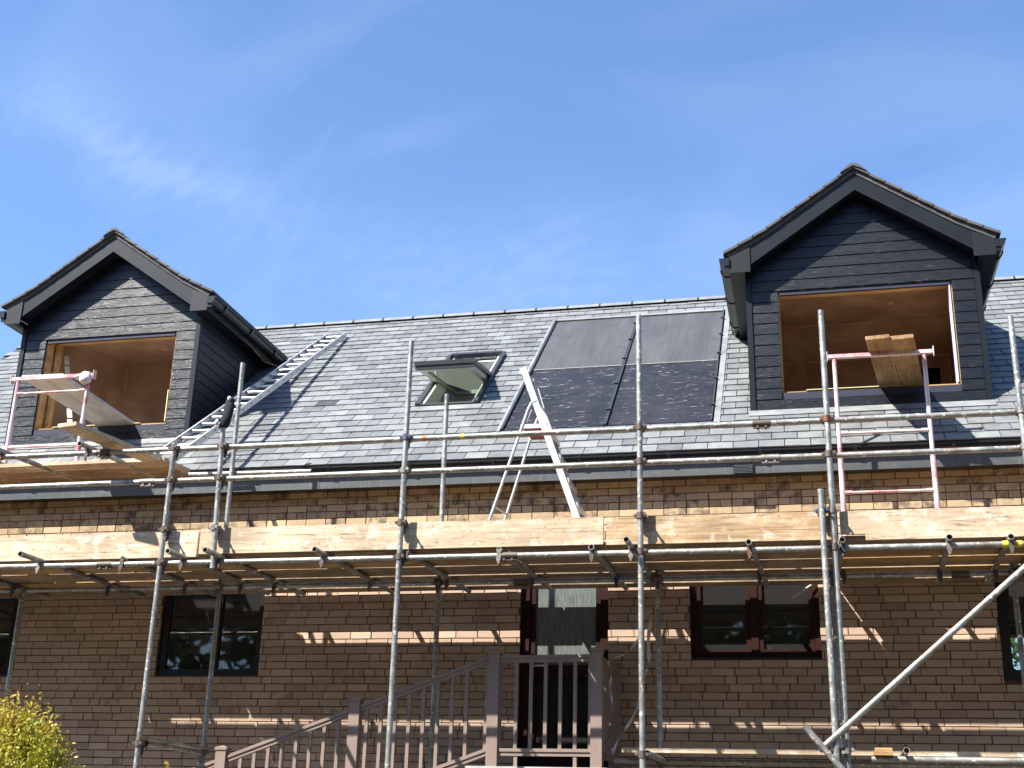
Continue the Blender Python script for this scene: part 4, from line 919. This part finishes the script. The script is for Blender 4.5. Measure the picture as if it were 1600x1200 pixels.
for x in (-2.58, -2.05):
    m_ = MB(); m_.box(x-0.0155, x+0.0155, YL-0.0155, YL+0.0155, 2.13, 2.235); m_.build('baluster', RAILM, rl)
x = -2.86
while x > -6.1:
    x -= 0.1335 if x < -2.9 else 0.0
    if abs(x+4.09) > 0.06 and abs(x+5.365) > 0.06:
        zt = 3.068-SLP*(-2.842-x)-0.03
        m_ = MB(); m_.box(x-0.0155, x+0.0155, YL-0.0155, YL+0.0155, zt-0.80+0.02, zt+0.005); m_.build('baluster', RAILM, rl)
    if x >= -2.9: x -= 0.05
for i in range(6):
    y = -0.95+0.14*i; m_ = MB(); m_.box(-1.858-0.0155, -1.858+0.0155, y-0.0155, y+0.0155, 2.25, 3.06); m_.build('baluster', RAILM, rl)

# ------------------------------------------------------------------ webbing strap
st_ = thing('webbing_strap', 'pale webbing strap tangled round an inner scaffold pole right of the door', 'strap', (-1.34, -0.9, 3.6))
def ribbon(pts, wd=0.018):
    m_ = MB(); P = []
    n = len(pts)*5; Q = []
    for i in range(n+1):                                # smooth the polyline
        t = i/n*(len(pts)-1); k = min(int(t), len(pts)-2); f_ = t-k
        p0 = Vector(pts[max(k-1, 0)]); p1 = Vector(pts[k]); p2 = Vector(pts[k+1]); p3 = Vector(pts[min(k+2, len(pts)-1)])
        Q.append(0.5*((2*p1)+(p2-p0)*f_+(2*p0-5*p1+4*p2-p3)*f_*f_+(3*p1-p0-3*p2+p3)*f_**3))
    for i, q in enumerate(Q):
        a = 0.5+1.3*math.sin(i*0.35); d = Vector((math.cos(a)*wd, math.sin(a)*wd*0.7, 0.004*math.sin(i)))
        P += [q-d, q+d, q+d+Vector((0, 0.002, 0)), q-d+Vector((0, 0.002, 0))]
    F = []
    for i in range(len(Q)-1):
        for j in range(4): F.append((4*i+j, 4*i+(j+1) % 4, 4*i+4+(j+1) % 4, 4*i+4+j))
    F += [(0, 3, 2, 1), (4*len(Q)-4, 4*len(Q)-3, 4*len(Q)-2, 4*len(Q)-1)]
    m_.poly(P, F, smooth=False); m_.build('strap_loop', WEBB, st_)
ribbon([(-1.333, -0.87, 3.64), (-1.405, -0.9, 3.507), (-1.452, -0.9, 3.467)], 0.012)
ribbon([(-1.34, -0.87, 3.564), (-1.394, -0.9, 3.449), (-1.425, -0.9, 3.249), (-1.421, -0.9, 3.078), (-1.434, -0.9, 2.988)])
ribbon([(-1.40, -0.88, 3.42), (-1.482, -0.9, 3.306), (-1.588, -0.9, 3.164), (-1.704, -0.9, 3.096), (-1.792, -0.9, 3.057)], 0.014)
ribbon([(-1.792, -0.9, 3.057), (-1.763, -0.9, 2.938), (-1.774, -0.9, 2.826), (-1.757, -0.9, 2.714), (-1.774, -0.9, 2.575)], 0.012)
ribbon([(-1.44, -0.9, 2.99), (-1.487, -0.9, 2.826), (-1.528, -0.9, 2.659), (-1.62, -0.9, 2.494), (-1.7, -0.9, 2.384), (-1.752, -0.9, 2.259)], 0.014)
# loose straw caught under the left dormer gutter
m_ = MB(); m_.path([(-6.78, 1.95, 7.30), (-6.72, 2.35, 7.37), (-6.70, 2.5, 7.42)], 0.006, 5); m_.path([(-6.78, 1.95, 7.30), (-6.80, 1.5, 7.36)], 0.004, 5); m_.path([(-6.73, 1.2, 7.33), (-6.77, 1.9, 7.31)], 0.003, 5)
tag(m_.build('straw_nest', TIMBER, loc=(-6.75, 2.0, 7.32)), 'few dry straws sticking out under the left dormer gutter', 'straw')

# ------------------------------------------------------------------ plants
def leaves(mb, c, rad, n, size, seed, tip=0.0, clumps=30):
    rnd = random.Random(seed); cl = []
    for _ in range(clumps):
        while True:
            v = Vector((rnd.uniform(-1, 1), rnd.uniform(-1, 1), rnd.uniform(-1, 1)))
            if v.length < 1: break
        v = v.normalized()*(v.length**0.45)
        cl.append((Vector((c[0]+v.x*rad[0], c[1]+v.y*rad[1], c[2]+v.z*rad[2])), rnd.uniform(0.16, 0.34), rnd.uniform(-0.25, 0.25)))
    for _ in range(n):
        q, cr_, tone = rnd.choice(cl)
        v = Vector((rnd.gauss(0, 1), rnd.gauss(0, 1), rnd.gauss(0, 1)))*cr_*0.5
        p = q + Vector((v.x*rad[0], v.y*rad[1], v.z*rad[2]))
        d = Vector((rnd.gauss(0, 1), rnd.gauss(0, 1), rnd.gauss(0.5, 1))).normalized(); e = d.cross(Vector((rnd.gauss(0, 1), rnd.gauss(0, 1), rnd.gauss(0, 1)))).normalized()
        s_ = size*rnd.uniform(0.6, 1.3)
        up_ = (p.z-c[2])/rad[2]
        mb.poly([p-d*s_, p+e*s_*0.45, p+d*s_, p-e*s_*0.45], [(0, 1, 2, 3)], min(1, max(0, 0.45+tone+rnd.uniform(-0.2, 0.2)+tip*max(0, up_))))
def shrub(x, y, top, rad, n, lab, seed):
    t = thing('leafy_shrub', lab, 'shrub', (x, y, 0)); c = (x, y, top-rad[2])
    m_ = MB(); m_.tube((x, y, 0), (x, y, top-rad[2]), 0.03, 8, hollow=False, r2=0.015)
    rr = random.Random(seed)
    for _ in range(9):
        a = rr.uniform(0, 6.28); m_.tube((x, y, top-rad[2]*2*rr.uniform(0.5, 0.95)), (x+math.cos(a)*rad[0]*0.7, y+math.sin(a)*rad[1]*0.7, top-rad[2]*rr.uniform(0.2, 1.0)), 0.008, 6, hollow=False, r2=0.003)
    m_.build('stem', BARK, t)
    m_ = MB(); leaves(m_, c, rad, n, 0.0165, seed, 0.3, 150)
    for _ in range(int(26*rad[0]/0.5)):
        a = rr.uniform(0, 6.28); el = rr.uniform(0.1, 1.4); q = (x+math.cos(a)*math.cos(el)*rad[0]*0.95, y+math.sin(a)*math.cos(el)*rad[1]*0.95, c[2]+math.sin(el)*rad[2]*0.95)
        leaves(m_, (q[0], q[1], q[2]+0.05), (0.05, 0.05, rr.uniform(0.07, 0.15)), 90, 0.016, seed*50+_, 0.5, 8)
    m_.build('foliage', SHRUBL, t)
shrub(-5.66, -4.0, 2.27, (0.50, 0.42, 0.66), 42000, 'yellow green shrub at the lower left in front of the wall', 11)
shrub(-4.41, -4.0, 1.80, (0.16, 0.16, 0.3), 1500, 'tip of a small shrub below the left scaffold pole', 12)
def tree(x, y, h, rx, n, lab, seed, conifer=False):
    t = thing('tree', lab, 'tree', (x, y, 0), 'trees around the house')
    rr = random.Random(seed); m_ = MB(); m_.tube((x, y, -0.2), (x, y, h*0.6), h*0.022, 10, hollow=False, r2=h*0.008)
    for _ in range(10):
        a = rr.uniform(0, 6.28); z = h*rr.uniform(0.28, 0.58); m_.tube((x, y, z), (x+math.cos(a)*rx*0.65, y+math.sin(a)*rx*0.65, z+h*rr.uniform(0.1, 0.28)), h*0.008, 7, hollow=False, r2=h*0.002)
    m_.build('trunk', BARK, t); m_ = MB(); leaves(m_, (x, y, h*0.54), (rx, rx, h*0.46), n, 0.38 if h > 8 else 0.14, seed, 0.2, 60); m_.build('crown', TREEL, t)
places = ['far left', 'second from left', 'third from left', 'fourth from left', 'fifth from left', 'fifth from right', 'fourth from right', 'third from right', 'second from right', 'far right']
for i, x in enumerate((-34, -26, -18.5, -11, -4, 3, 10.5, 18, 26, 34)):  # unseen row added to block sky light and darken the window reflections
    tree(x, -24-(i % 3)*2.2, 15+(i*7 % 4), 4.9, 6500, 'tall added tree in the unseen sky-blocking row behind the viewer, ' + places[i], 20+i)
tree(3.2, 15.0, 5.6, 1.9, 3500, 'small tree behind the house seen through the right edge window', 26)
